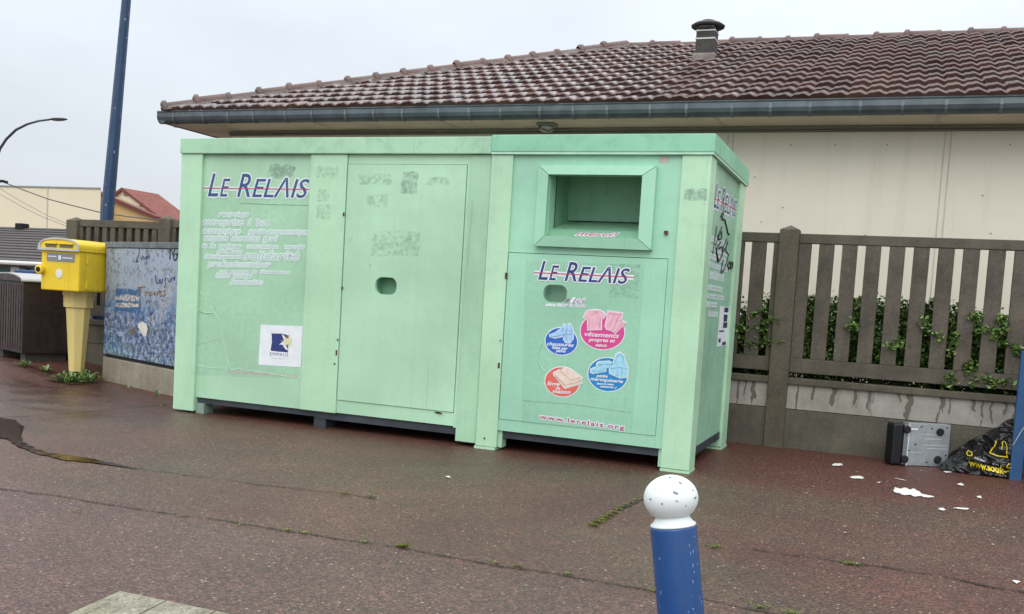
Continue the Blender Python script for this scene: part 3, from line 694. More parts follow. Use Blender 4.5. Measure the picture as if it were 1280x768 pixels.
# ------------------------------------------------------------------ clothing containers
def frame_ring(bm, x0, x1, z0, z1, w_, Y0, Y1):
    for a in (rect(x0, x1, z1-w_, z1), rect(x0, x1, z0, z0+w_), rect(x0, x0+w_, z0+w_+.0, z1-w_), rect(x1-w_, x1, z0+w_, z1-w_)):
        box(bm, a[0][0], a[1][0], Y0, Y1, a[0][1], a[2][1])
def hole_cup(name, cx, cz, hx, hz, Y, par, mat):
    bm = bmesh.new(); L = rrect(cx, cz, hx+.012, hz+.012, .06); n_ = len(L)
    f = [bm.verts.new((u, Y, v)) for u, v in L]; b = [bm.verts.new((u, Y+.09, v)) for u, v in L]
    for i in range(n_): bm.faces.new((f[i], f[(i+1) % n_], b[(i+1) % n_], b[i]))
    bm.faces.new(b); return obj(name, bm, mat, par, True)
def logo(par, px0, px1, y0, y1, Y, navy, hb, halo=WHT, sideX=None, zs=1.):
    """small-capital italic name with white surround and a red rule through it"""
    if sideX is None:
        a, b = at(px0, y0, Y), at(px1, y1, Y); ux = (1, 0, (b.z-a.z)/(b.x-a.x)); nr = (0, -1, 0); W = (b-a).length; pl = a
    else:
        a, b = atx(px0, y0, sideX), atx(px1, y1, sideX); ux = (0, 1, (b.z-a.z)/(b.y-a.y)); nr = (1, 0, 0); W = (b-a).length; pl = a
    U = Vector(ux).normalized(); big = hb*W; sm = big*.78
    words = (('L', 0, .105, big), ('E', .125, .10, sm), ('R', .30, .13, big), ('EL\u039bIS', .45, .55, sm))
    for off, mt, lf, nm in ((.014*W/1.0, halo, .0006, 'lettering_surround'), (.0014, navy, .0024, 'lettering')):
        for s, f0, fw, h in words:
            text(nm, s, pl+U*(f0*W), ux, (0, 0, 1), fw*W, mt, par, nr, height=h, shear=.28, offset=off, lift=lf)
    for w_, lf, mt in ((.02*1, .0004, halo), (.0036, .0046, RED)):
        bm = bmesh.new(); c0 = pl-U*(.05*W)+Vector((0, 0, big*.36)); c1 = c0+U*(1.10*W); n_ = Vector(nr)*lf; z = Vector((0, 0, w_))
        v = [bm.verts.new(q+n_) for q in (c0-z, c1-z, c1+z*.7, c0+z*.7)]; bm.faces.new(v); obj('red_rule' if mt is RED else 'rule_surround', bm, mt, par, True)
def patch(par, name, pts, Y, mat, amp=.006, seed=0, lift=.001):
    L = [(at(px, py, Y).x, at(px, py, Y).z) for px, py in pts]
    bm = bmesh.new(); poly_prism(bm, ragged(L, amp, seed, 5) if amp else L, front(Y-lift), 0); return obj(name, bm, mat, par, True)
def rc(x0, y0, x1, y1, sk=0): return ((x0, y0), (x1, y0+sk), (x1-(y1-y0)*.06, y1+sk), (x0-(y1-y0)*.06, y1))

CL = thing('clothes_container', (-3., 0, 0), 'wide green textile bank with large plain door and faded white slogans', 'clothes container')
obj('corner_post', box(bmesh.new(), -4.42, -4.205, 0, .2, 0.015, 2.163, .006), GP, CL, True)
obj('corner_post', box(bmesh.new(), -4.42, -4.3, 1.4, 1.6, 0.015, 2.163, .006), GP, CL, True)
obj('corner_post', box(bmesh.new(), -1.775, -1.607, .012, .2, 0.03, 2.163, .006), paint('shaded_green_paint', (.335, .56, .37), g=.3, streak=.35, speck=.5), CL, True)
obj('middle_post', box(bmesh.new(), -3.155, -2.822, .004, .15, .135, 2.163, .006), GP, CL, True)
obj('body', box(bmesh.new(), -4.38, -1.61, .16, 1.58, .14, 2.165), GL, CL, True)
pL = .03
obj('side_panel', box(bmesh.new(), -4.207, -3.153, pL, .155, .135, 2.163), GL, CL, True)
# door with a hand hole
HL = rrect(-2.43, 1.163, .093, .066, .055)
bm = poly_prism(bmesh.new(), rect(-2.815, -1.803, .245, 2.088), front(.012), .03, [HL])
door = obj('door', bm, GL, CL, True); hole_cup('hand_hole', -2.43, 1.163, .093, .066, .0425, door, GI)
bm = box(bmesh.new(), -2.82, -1.776, .02, .155, 2.092, 2.163); box(bm, -1.799, -1.777, .02, .155, .13, 2.0915); box(bm, -2.821, -1.80, .02, .155, .14, .241); obj('door_frame', bm, GL, CL, True)
bm = bmesh.new(); frame_ring(bm, -2.8205, -1.7995, .2415, 2.0915, .02, .031, .0315); obj('door_gap', bm, BLK, CL, True)
# (strips painted black as the gap's shade; they show only in the 4 mm gap round the door)
bm = bmesh.new(); box(bm, -4.2, -3.0, .05, 1.5, .085, .134); box(bm, -3.0, -1.78, .045, 1.5, .075, .134); obj('base_frame', bm, DARK, CL, True)
bm = bmesh.new()
for x in (-3.05, -1.95, -3.9): box(bm, x, x+.11, .06 if x == -3.05 else 1.2, .2 if x == -3.05 else 1.4, 0, .09)
obj('foot_block', bm, DARK, CL, True)
bm = bmesh.new(); box(bm, -4.2, -4.12, .03, .15, .0, .085); obj('foot_bracket', bm, plain('grey_green_bracket', (.2, .28, .22), .6), CL, True)
bm = box(bmesh.new(), -4.425, -1.603, -.016, 1.62, 2.165, 2.29, .006); obj('roof_cap', bm, GC, CL, True)
bm = bmesh.new()
for px, py, s in ((429.5, 268, .014), (427.5, 360, .01), (420.5, 441, .02), (418, 455, .006), (422, 425, .006)):
    p = at(px, py, 0); box(bm, p.x-.006, p.x+.006, -.002, .004, p.z-s, p.z+s)
for px, py in ((547, 516), (470+77, 516), (549, 517)): 
    p = at(px, py, 0); box(bm, p.x-.03, p.x+.02, .008, .0115, p.z-.003, p.z+.004)
obj('rust_spot', bm, RUST, CL, True)
# print on the left panel
yp = pL
patch(CL, 'print_film', ((253, 240), (389, 243), (373, 474), (241, 469)), yp, FILM, 0, lift=.0006)
logo(CL, 260, 386, 245.5, 247.5, yp-.001, NAVYF, .19, halo=HALO)
for s, xa, xb, y, h in (('recyclage', 274, 311, 270, 5), ('entreprise à but', 253, 336, 281, 8), ('economique  socio-economique', 254, 386, 291.5, 6.5), ('emplois durables (tri', 255, 347, 300.5, 7), ('de la collecte  volontaires  textile', 252, 381, 309.5, 4.5), ('chiffons', 272, 303, 316, 4),
    ('solidarité', 305, 374, 324.5, 11), ('développement', 256, 303, 322.5, 4.5), ('professionnaliser', 260, 338, 333, 6.5), ('une société de l\'insertion', 275, 362, 341, 3), ('lutte contre', 270, 314, 347, 5.5), ('l\'exclusion', 288, 328, 355.5, 6)):
    ws, pos = s.split(), 0
    for wd in ws:
        w0 = xa+(xb-xa)*s.index(wd, pos)/len(s); w1 = xa+(xb-xa)*(s.index(wd, pos)+len(wd))/len(s)-(.8 if wd != ws[-1] else 0); pos = s.index(wd, pos)+len(wd)
        y0_, y2 = y+(w0-xa)*.012, y+(w1-xa)*.012
        ftext('slogan_surround', wd, w0, w1, y0_, y2, yp-.0012, HALO, CL, hpx=h, shear=.25, offset=.009, lift=0)
        ftext('slogan', wd, w0, w1, y0_, y2, yp-.0012, FADE, CL, hpx=h, shear=.25, offset=.0004, lift=.0016)
patch(CL, 'sticker_residue', ((337, 207), (345, 204), (352, 208), (360, 205), (369, 209), (367, 219), (356, 225), (344, 223), (336, 217)), yp, RESD, .012, 1)
patch(CL, 'sticker_residue', rc(396, 208, 423, 222), .004, RES, .008, 2); patch(CL, 'sticker_residue', rc(398, 237, 412, 252), .004, RES, .008, 3); patch(CL, 'sticker_residue', rc(396, 256, 413, 274), .004, RES, .01, 4)
for k, (q, mt) in enumerate(((rc(449, 218, 490, 231), RES), (rc(503, 215, 523, 242, .5), RESD), (rc(533, 222, 562, 231), RES), (rc(459, 243, 485, 259), RES), (rc(466, 288.5, 525, 320, 1), RES), (rc(462, 330, 464, 336), RES), (rc(437, 296, 441, 303), RES))):
    patch(door, 'sticker_residue', q, .012, mt, .014, k+5)
# sunburst emblem sticker
L = [(at(x, y, yp).x, at(x, y, yp).z) for x, y in ((326, 406), (379, 408), (376, 459.5), (323, 456))]
bm = poly_prism(bmesh.new(), L, front(yp-.0015), 0); stk = obj('emblem_sticker', bm, WHT, CL, True)
patch(stk, 'emblem', ((339.5, 417), (351, 417), (361, 419.5), (360, 441), (350, 440), (338, 438.5), (340, 428)), yp-.0015, NAVY, .004, 3)
patch(stk, 'emblem_figure', ((352, 417), (356, 421), (359, 426), (362, 424), (363, 428), (357, 432), (361, 438), (357, 437), (353, 431), (349, 431), (355, 426)), yp-.0025, WHT, 0)
c = at(360, 427, yp); bm = poly_prism(bmesh.new(), ell(c.x, c.z, .026, .026, 16), front(yp-.0055), 0)
for k in range(14):
    a = k*6.283/14; d = Vector((math.cos(a), math.sin(a))); s = Vector((-d.y, d.x)); r1 = .075 if k % 2 else .055
    v = [bm.verts.new((c.x+q.x, yp-.006, c.z+q.y)) for q in (d*.03-s*.003, d*r1, d*.03+s*.003)]; bm.faces.new(v)
obj('emblem_sun', bm, YEL, stk, True)
ftext('emblem_lettering', 'EMMAUS', 337.5, 360, 444.5, 446, yp-.002, NAVY, stk, hpx=4, tracking=1.25)
ftext('emblem_lettering', 'international', 339, 359, 448.5, 449.5, yp-.002, FADE, stk, hpx=1.6)
ftext('slogan', 'une entreprise du mouvement emmaus au service de l\'insertion', 283, 372, 465.5, 472, yp-.0015, PINKF, CL, hpx=3.2, shear=.2, offset=.002)
# torn film: raised crease lines
bm = bmesh.new()
for pts in (((250, 365), (262, 378), (268, 390), (275, 402), (277, 415), (280, 430), (284, 448), (287, 460), (294, 463)), ((247, 388), (258, 392), (267, 391), (269, 386), (263, 380)), ((245, 431), (262, 427), (276, 423)), ((243, 456), (262, 460), (284, 461), (288, 457)), ((312, 392), (326, 394)), ((294, 461), (330, 466), (376, 474))):
    q = [at(x, y, yp-.001) for x, y in pts]; tube(bm, q, .0022, 4)
obj('film_crease', bm, plain('pale_crease', (.46, .66, .50), .4), CL, True)
bm = bmesh.new()
for pts in (((247, 389), (258, 393), (265, 392)), ((262, 379), (269, 384), (268, 387)), ((300, 254), (340, 256), (386, 257))):
    q = [at(x, y, yp-.001) for x, y in pts]; tube(bm, q, .0013, 4)
obj('film_tear', bm, plain('dark_tear', (.10, .12, .10), .6), CL, True)

CR = thing('clothes_container', (-.8, 0, 0), 'narrower mint green textile bank with hopper opening and round coloured stickers', 'clothes container')
obj('corner_post', box(bmesh.new(), -1.6, -1.43, -.006, .16, 0.02, 2.16, .006), GP, CR, True)
obj('corner_post', box(bmesh.new(), -.2, 0, -.006, .2, 0.02, 2.16, .006), GP, CR, True)
obj('corner_post', box(bmesh.new(), -.17, 0, 1.34, 1.6, 0.02, 2.16, .006), GP, CR, True)
obj('corner_post', box(bmesh.new(), -1.6, -1.45, 1.4, 1.6, 0.02, 2.16, .006), GP, CR, True)
obj('side_panel', box(bmesh.new(), -.06, -.022, .205, 1.335, .15, 2.16), GS, CR, True)
obj('back_panel', box(bmesh.new(), -1.44, -.18, 1.5, 1.56, .15, 2.16), GL, CR, True)
obj('side_panel', box(bmesh.new(), -1.598, -1.57, .165, 1.395, .15, 2.16), GL, CR, True)
IN = rect(-1.14, -.458, 1.584, 2.017)
bm = poly_prism(bmesh.new(), rect(-1.43, -.2, 1.461, 2.16), front(.014), .03, [IN]); up = obj('upper_panel', bm, GR, CR, True)
# mitred raised frame
bm = bmesh.new(); O = [(-1.222, 1.51), (-.366, 1.51), (-.366, 2.082), (-1.222, 2.082)]; I = [(-1.14, 1.584), (-.458, 1.584), (-.458, 2.017), (-1.14, 2.017)]
for k in range(4):
    a, b, c, d = O[k], O[(k+1) % 4], I[(k+1) % 4], I[k]; g = .0018
    ce = ((a[0]+b[0]+c[0]+d[0])/4, (a[1]+b[1]+c[1]+d[1])/4)
    sh = lambda p: (p[0]+(ce[0]-p[0])*.006, p[1]+(ce[1]-p[1])*.01)
    q = [sh(p) for p in (a, b, c, d)]
    v = [bm.verts.new((p[0], y, p[1])) for p, y in zip(q, (-.034, -.034, -.046, -.046))]; w_ = [bm.verts.new((p[0], .0135, p[1])) for p in q]
    bm.faces.new(v); 
    for i in range(4): bm.faces.new((v[i], w_[i], w_[(i+1) % 4], v[(i+1) % 4]))
bmesh.ops.recalc_face_normals(bm, faces=bm.faces); hf = obj('hopper_frame', bm, GR, CR, True)
# chute inside
bm = bmesh.new()
def quad(*p): bm.faces.new([bm.verts.new(q) for q in p])
x0, x1 = -1.142, -.456
quad((x0, .0, 1.582), (x1, .0, 1.582), (x1, .10, 1.645), (x0, .10, 1.645))
quad((x0, .10, 1.645), (x1, .10, 1.645), (x1, .44, 1.725), (x0, .44, 1.725))
quad((x0, .44, 1.725), (x1, .44, 1.725), (x1, .46, 1.73), (x0, .46, 1.73))
quad((x0, .46, 1.73), (x1, .46, 1.73), (x1, .40, 2.14), (x0, .40, 2.14))
quad((x0, .0, 1.582), (x0, .46, 1.582), (x0, .46, 2.14), (x0, .05, 2.03), (x0, .0, 2.015)); quad((x1, .0, 1.582), (x1, .0, 2.015), (x1, .05, 2.03), (x1, .46, 2.14), (x1, .46, 1.582))
quad((x0, .0, 2.016), (x1, .0, 2.016), (x1, .40, 2.10), (x0, .40, 2.10))
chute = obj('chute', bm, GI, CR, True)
bm = bmesh.new(); box(bm, x0+.002, x0+.006, .001, .13, 1.60, 2.015); obj('chute_flange', bm, GR, chute, True)
bm = bmesh.new(); tube(bm, [(x0+.008, .13, 2.02), (x0+.008, .13, 1.61)], .0035, 5); tube(bm, [(x0+.01, .44, 1.735), (x1-.01, .44, 1.735)], .004, 5); obj('chute_seam', bm, BLK, chute, True)
text('sill_surround', 'merci!', (-.93, .022, 1.597), (1, 0, 0), (0, .10, .063), .30, WHT, hf, (0, -.063, .10), height=.06, shear=.3, offset=.009)
text('sill_lettering', 'merci!', (-.93, .022, 1.597), (1, 0, 0), (0, .10, .063), .30, plain('red_mauve_print', (.45, .08, .16), .5), hf, (0, -.063, .10), height=.06, shear=.3, offset=.001, lift=.002)
HR = rrect(-1.05, 1.179, .089, .062, .052)
bm = poly_prism(bmesh.new(), rect(-1.425, -.252, .236, 1.456), front(.004), .028, [HR]); dr = obj('door', bm, GR, CR, True)
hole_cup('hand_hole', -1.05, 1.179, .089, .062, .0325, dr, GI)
bm = bmesh.new(); box(bm, -.2495, -.2005, .008, .1, .15, 1.460); box(bm, -1.43, -.2505, .008, .1, .15, .233); obj('door_frame', bm, GR, CR, True)
bm = bmesh.new(); frame_ring(bm, -1.43, -.2495, .2335, 1.4605, .02, .028, .0285); obj('door_gap', bm, BLK, CR, True)
obj('base_frame', box(bmesh.new(), -1.43, -.2, .05, 1.5, .09, .149), DARK, CR, True)
obj('base_rail', box(bmesh.new(), -.10, -.018, .2, 1.34, .09, .149), DARK, CR, True)
for a_ in (-1.43, -.225): obj('foot_bracket', box(bmesh.new(), a_, a_+.027, .03, .12, .02, .149), GP, CR, True)
bm = box(bmesh.new(), -1.6, .018, -.024, 1.64, 2.178, 2.30, .006); cp = obj('roof_cap', bm, GCR, CR, True)
obj('cap_lip', box(bmesh.new(), -1.598, .014, -.02, 1.636, 2.162, 2.1775), plain('pale_green_lip', (.42, .68, .50), .45), cp, True)
obj('foot_plate', box(bmesh.new(), -1.605, -1.44, -.012, .16, 0.0, .018), GP, CR, True)
obj('foot_plate', box(bmesh.new(), -.2, .004, -.01, .2, 0.0, .017), GP, CR, True); obj('foot_plate', box(bmesh.new(), -.17, .004, 1.34, 1.605, 0.0, .017), GP, CR, True)
bm = bmesh.new()
for px, py, sx, s in ((633, 345, .008, .022), (624, 457, .007, .02), (626, 426, .004, .005), (832.5, 291, .011, .012), (606, 548, .005, .007)):
    p = at(px, py, 0); box(bm, p.x-sx, p.x+sx, -.010, .002 if px != 832.5 else .0139, p.z-s, p.z+s)
obj('rust_spot', bm, RUST, CR, True)
D = .004
patch(dr, 'print_film', ((657, 326), (806, 331), (790, 540), (652, 529)), D, FILM, 0, lift=.0006)
patch(dr, 'sticker_residue', rc(763, 330, 800, 372, 1), D, sheer('thin_residue', (.26, .36, .30), .42, .7, .4), .008, 20)
logo(dr, 673, 786, 349.5, 355, D-.001, NAVY, .2)
ftext('lettering_surround', 'ici', 713, 731, 378, 379, D-.001, WHT, dr, hpx=6, shear=.3, offset=.006); ftext('lettering', 'z ici', 705, 731, 377.6, 379, D-.001, plain('mauve_print', (.33, .06, .28), .5), dr, hpx=6, shear=.3, lift=.002)
ftext('lettering_surround', 'sacs bien fermés', 682, 732, 382, 384, D-.001, HALO, dr, hpx=2.5, shear=.3, offset=.006); ftext('lettering', 'sac fermé', 703, 732, 382.6, 384, D-.001, plain('grey_mauve_print', (.35, .25, .36), .5), dr, hpx=2.2, shear=.3, lift=.002)
def zq(x, y): return (640+x*160/878, 370+y*140/768)      # from the enlarged view of the stickers
def zpatch(par, nm, pts, lift, mat): return patch(par, nm, [zq(*p) for p in pts], D, mat, 0, lift=lift)
def disc(cx, cy, r1, r2, mat):
    c = at(*zq(cx, cy), D); e1 = abs(at(*zq(cx+r1, cy), D).x-c.x); e2 = abs(at(*zq(cx, cy+r2), D).z-c.z)
    bm = poly_prism(bmesh.new(), ell(c.x, c.z, e1+.007, e2+.007, 40), front(D-.0012), 0); s = obj('round_sticker', bm, WHT, dr, True)
    bm = poly_prism(bmesh.new(), ell(c.x, c.z, e1, e2, 40), front(D-.0022), 0); obj('sticker_ground', bm, mat, s, True); return s
def grow(pts, g):
    cx = sum(p[0] for p in pts)/len(pts); cy = sum(p[1] for p in pts)/len(pts)
    return [(p[0]+(p[0]-cx)/max(1, math.hypot(p[0]-cx, p[1]-cy))*g, p[1]+(p[1]-cy)/max(1, math.hypot(p[0]-cx, p[1]-cy))*g) for p in pts]
def icon(par, shapes, mat, lines=(), lmat=None):
    for s in shapes: zpatch(par, 'picture_edge', grow(s, 7), .0032, WHT)
    for i, s in enumerate(shapes): zpatch(par, 'picture', s, .0042+.0004*i, mat)
    if lines:
        bm = bmesh.new()
        for ln in lines: tube(bm, [at(*zq(*p), D-.0056) for p in ln], .0011, 4)
        obj('picture_line', bm, lmat, par, True)
def zt(par, s, x0, x1, y, sl, h, **k): 
    a, b = zq(x0, y), zq(x1, y+sl); ftext('sticker_lettering', s, a[0], b[0], a[1], b[1], D-.0032, WHT, par, hpx=h*140/768, shear=.25, offset=.0009, **k)
s1 = disc(620, 245, 152, 122, PINK)
icon(s1, [[(492, 150), (512, 105), (545, 98), (590, 98), (625, 108), (640, 135), (622, 160), (612, 150), (615, 228), (520, 232), (522, 165), (512, 162)], [(655, 105), (762, 118), (750, 165), (715, 245), (650, 225), (640, 205), (655, 150)], [(750, 172), (785, 185), (715, 255), (690, 240)]], LPINK,
     [((530, 165), (528, 225)), ((560, 100), (575, 115), (595, 100)), ((606, 150), (600, 225)), ((660, 120), (755, 130)), ((700, 130), (665, 215)), ((735, 135), (690, 240)), ((760, 185), (705, 250))], plain('rose_line', (.5, .2, .3), .5))
zt(s1, 'vêtements', 498, 732, 275, 14, 30); zt(s1, 'propres et', 526, 706, 310, 10, 24); zt(s1, 'secs', 572, 650, 346, 5, 22)
s2 = disc(338, 312, 110, 92, BLUE)
icon(s2, [[(262, 262), (300, 250), (335, 225), (350, 195), (375, 200), (370, 240), (352, 275), (300, 288), (265, 280)], [(372, 215), (385, 195), (405, 196), (418, 235), (420, 290), (400, 320), (370, 318), (355, 295), (362, 260)]], LBLUE,
     [((265, 275), (300, 280), (350, 265)), ((330, 235), (348, 250)), ((340, 220), (360, 235)), ((380, 215), (370, 260), (378, 310)), ((405, 210), (412, 260), (402, 310)), ((365, 265), (415, 262))], plain('blue_line', (.08, .2, .5), .5))
zt(s2, 'chaussures', 240, 422, 338, 12, 24); zt(s2, 'liées par', 275, 382, 362, 10, 20); zt(s2, 'paires', 302, 368, 384, 5, 18)
s3 = disc(344, 590, 118, 100, CORAL)
icon(s3, [[(288, 528), (345, 500), (470, 590), (480, 575), (478, 600), (365, 632), (290, 545)], [(335, 505), (385, 493), (480, 555), (470, 575), (400, 590), (335, 520)]], LCREAM,
     [((290, 540), (368, 612), (476, 585)), ((335, 515), (402, 578), (474, 560)), ((296, 552), (370, 625))], plain('tan_line', (.42, .25, .18), .5))
zt(s3, 'linge', 242, 325, 612, 8, 28); zt(s3, 'de', 300, 330, 640, 3, 18); zt(s3, 'maison', 278, 400, 665, 8, 26)
s4 = disc(657, 540, 136, 114, CYAN)
icon(s4, [[(585, 465), (600, 452), (665, 448), (685, 460), (680, 485), (620, 500), (585, 495)], [(545, 500), (575, 492), (640, 500), (640, 520), (560, 532), (542, 525)], [(672, 490), (700, 455), (712, 405), (740, 388), (768, 410), (780, 455), (795, 490), (790, 555), (740, 560), (672, 530)]], LCYAN,
     [((590, 475), (640, 468), (682, 475)), ((548, 515), (600, 515), (638, 510)), ((705, 460), (722, 412), (742, 400), (760, 418), (768, 462)), ((675, 500), (735, 490), (792, 500)), ((720, 495), (725, 550)), ((755, 495), (752, 555))], plain('aqua_line', (.05, .25, .4), .5))
zt(s4, 'petite', 580, 655, 556, 5, 20); zt(s4, 'maroquinerie', 538, 760, 578, 20, 22); zt(s4, '(sacs à main,', 582, 698, 606, 8, 12); zt(s4, 'ceintures...)', 604, 715, 626, 8, 12)
for off, mt, lf, nm in ((.0075, WHT, 0, 'lettering_surround'), (.0009, plain('crimson_print', (.36, .025, .11), .5), .002, 'lettering')):
    ftext(nm, 'www.lerelais.org', 675, 780, 523.5, 537.5, D-.001, mt, dr, hpx=5.5, offset=off, lift=lf, tracking=1.25)
patch(up, 'small_sticker', ((824, 195.5), (837, 196), (836, 204), (823.5, 203.5)), .014, plain('washed_pink_sticker', (.50, .44, .38), .6), .002)
bm = bmesh.new(); tube(bm, [at(*zq(*p), D-.002) for p in ((205, 330), (185, 370), (178, 420), (190, 470), (215, 510), (232, 518))], .003, 4); obj('ring_mark', bm, plain('pale_mark', (.36, .66, .46), .5), dr, True)
bm = bmesh.new(); tube(bm, [at(x, y, D-.001) for x, y in ((653, 500.5), (680, 503), (712, 505), (790, 516))], .0014, 4); obj('film_edge', bm, plain('grey_film_edge', (.20, .34, .25), .6), dr, True)
patch(CR, 'sticker_residue', rc(856, 236, 884, 251), -.006, RESD, .006, 31)
# side face lettering and spray tag
SX = -.022
logo(CR, 892, 919, 259, 272, 0, NAVY, .17, sideX=SX)
for k, (s, y, ya, yb, h) in enumerate((('entreprise à but', 1.62, .30, .95, .030), ('socio-économique', 1.56, .33, 1.10, .030), ('emplois durables', 1.50, .28, 1.0, .028), ('de la collecte textile', 1.44, .30, 1.12, .022), ('solidarité', 1.36, .35, .98, .048), ('professionnaliser', 1.28, .28, .95, .026), ('une société de droit', 1.22, .3, 1.05, .02), ('lutte contre', 1.16, .3, .75, .026), ('l\'exclusion', 1.09, .4, .82, .026))):
    for off, mt, lf in ((.012, HALO, 0), (.0005, FADE, .0016)):
        text('slogan' if lf else 'slogan_surround', s, (SX, ya, y), (0, 1, -.0), (0, 0, 1), yb-ya, mt, CR, (1, 0, 0), height=h, shear=.25, offset=off, lift=lf+.0006)
tg = bmesh.new()
def stroke(bm, fn, pts, r_):
    # smooth the traced stroke
    P_ = [Vector(p) for p in pts]; out2 = []
    for i in range(len(P_)-1):
        p0, p1, p2, p3 = P_[max(i-1, 0)], P_[i], P_[i+1], P_[min(i+2, len(P_)-1)]
        for k in range(5):
            t = k/5; out2.append(.5*((2*p1)+(-p0+p2)*t+(2*p0-5*p1+4*p2-p3)*t*t+(-p0+3*p1-3*p2+p3)*t**3))
    out2.append(P_[-1]); tube(bm, [fn(*p) for p in out2], r_, 5)
def s3d(x, y): return atx(820+x*180/553, 150+y*250/768, SX+.001)
for pts in (((247, 372), (258, 356), (252, 380), (262, 384), (268, 405), (275, 435), (281, 440)), ((232, 410), (222, 470), (216, 515)), ((252, 412), (236, 450), (248, 458), (250, 430), (228, 480), (238, 540)), ((246, 470), (232, 500), (236, 545), (252, 520), (254, 490), (240, 495)),
    ((270, 460), (252, 500), (262, 500), (274, 470), (266, 500), (276, 520), (262, 570), (248, 585), (256, 540)), ((280, 545), (274, 560), (280, 572), (286, 556), (280, 545)), ((288, 545), (284, 560), (288, 570), (294, 556), (288, 545)), ((296, 542), (292, 556), (296, 566), (300, 552), (296, 542))):
    stroke(tg, s3d, pts, .0085)
obj('spray_tag', tg, INK, CR, True)
bm = bmesh.new(); A_, B_ = atx(900, 383, SX), atx(910.5, 383, SX); box(bm, SX+.0005, SX+.0015, A_.y, B_.y+.05, atx(900, 433, SX).z, A_.z); nt = obj('paper_notice', bm, WHT, CR, True)
bm = bmesh.new(); w_ = B_.y+.05-A_.y
for k, (f0, f1, g0, g1) in enumerate(((.45, .9, .86, .98), (.45, .85, .62, .8), (.45, .9, .46, .6), (.1, .6, .36, .40), (.1, .3, .10, .2), (.5, .9, .02, .10))):
    H_ = A_.z-atx(900, 433, SX).z; z0 = atx(900, 433, SX).z; box(bm, SX+.002, SX+.0026, A_.y+w_*f0, A_.y+w_*f1, z0+H_*g0, z0+H_*g1)
obj('notice_print', bm, plain('notice_ink', (.03, .03, .10), .5), nt, True)

# ------------------------------------------------------------------ utility cabinet with worn picture
ang = math.atan2(.819-1.383, -5.148+6.557)
cab = thing('utility_cabinet', (-6.557, 1.383, 0), 'street cabinet wrapped in a peeling blue seascape picture on a concrete plinth', 'cabinet', (0, 0, ang))
CW = 1.85
def scape():
    mt, n, l, bs = newmat('peeling_seascape_print'); P = n.new('ShaderNodeTexCoord').outputs['Object']
    s = n.new('ShaderNodeSeparateXYZ'); l.new(P, s.inputs[0])
    w1 = n.new('ShaderNodeMath'); w1.operation = 'MULTIPLY_ADD'; l.new(nnoise(n, l, P, 5, 6, .7), w1.inputs[0]); w1.inputs[1].default_value = .30; l.new(s.outputs[2], w1.inputs[2])
    base = nramp(n, l, step(n, l, w1.outputs[0], .35, 1.65), [(0, (.30, .45, .55)), (.12, (.06, .11, .24)), (.30, (.07, .11, .26)), (.46, (.03, .13, .32)), (.50, (.20, .26, .36)), (.62, (.27, .33, .43)), (1, (.34, .40, .50))])
    ly = step(n, l, s.outputs[2], 1.02, .66); hi = step(n, l, s.outputs[2], .85, 1.15)
    wash = step(n, l, nnoise(n, l, vmap(n, l, P, (1, 1, .5)), 7, 5, .6), .42, .60)
    base = nmix(n, l, mul(n, l, wash, .35), base, (.38, .42, .48))
    scr = step(n, l, nnoise(n, l, vmap(n, l, P, (1, 1, 1.1)), 15, 7, .72), .50, .53)
    base = nmix(n, l, mul(n, l, mul(n, l, scr, ly), .55), base, (.46, .56, .66))
    scr2 = step(n, l, nnoise(n, l, vmap(n, l, P, (1.1, 1, 1.2)), 15, 7, .75), .51, .53)
    base = nmix(n, l, mul(n, l, mul(n, l, scr2, ly), .9), base, (.018, .032, .08))
    isl = step(n, l, nnoise(n, l, vmap(n, l, P, (1, 1, 1)), 9, 9, .75), .54, .56)
    base = nmix(n, l, mul(n, l, isl, .85), base, (.12, .15, .15))
    gr = mul(n, l, step(n, l, nnoise(n, l, vmap(n, l, P, (2.2, 1, .8)), 4, 8, .75), .55, .62), hi)
    base = nmix(n, l, mul(n, l, gr, .5), base, (.16, .22, .18))
    fl = mul(n, l, step(n, l, nnoise(n, l, P, 22, 5, .7), .565, .59), hi)
    base = nmix(n, l, mul(n, l, fl, .8), base, (.10, .12, .14))
    tq = step(n, l, nnoise(n, l, P, 40, 5, .8), .53, .6); lz = mul(n, l, step(n, l, s.outputs[2], .62, .45), step(n, l, s.outputs[0], .85, .4))
    base = nmix(n, l, mul(n, l, mul(n, l, tq, lz), .8), base, (.10, .38, .46))
    l.new(base, bs.inputs['Base Color']); bs.inputs['Roughness'].default_value = .45
    bump(n, l, nnoise(n, l, P, 40, 5, .8), bs, .3, .003); return mt
SEA = scape()
obj('body', B(0, CW, .0, .34, .285, 1.40, .004), SEA, cab)
obj('top_cover', B(-.01, CW+.01, -.012, .35, 1.405, 1.465, .006), concrete('mossy_grey_top', (.22, .25, .26), (.09, .10, .10), sc_=8), cab)
obj('shadow_gap', B(.01, CW-.01, .005, .33, 1.395, 1.406), BLK, cab)
obj('kick_strip', B(.04, CW, .012, .33, .252, .284), BLK, cab)
obj('plinth', B(.0, CW, -.005, .35, -.04, .25, .012), concrete('sandy_plinth_concrete', (.33, .29, .22), (.17, .145, .105), sc_=2.2), cab)
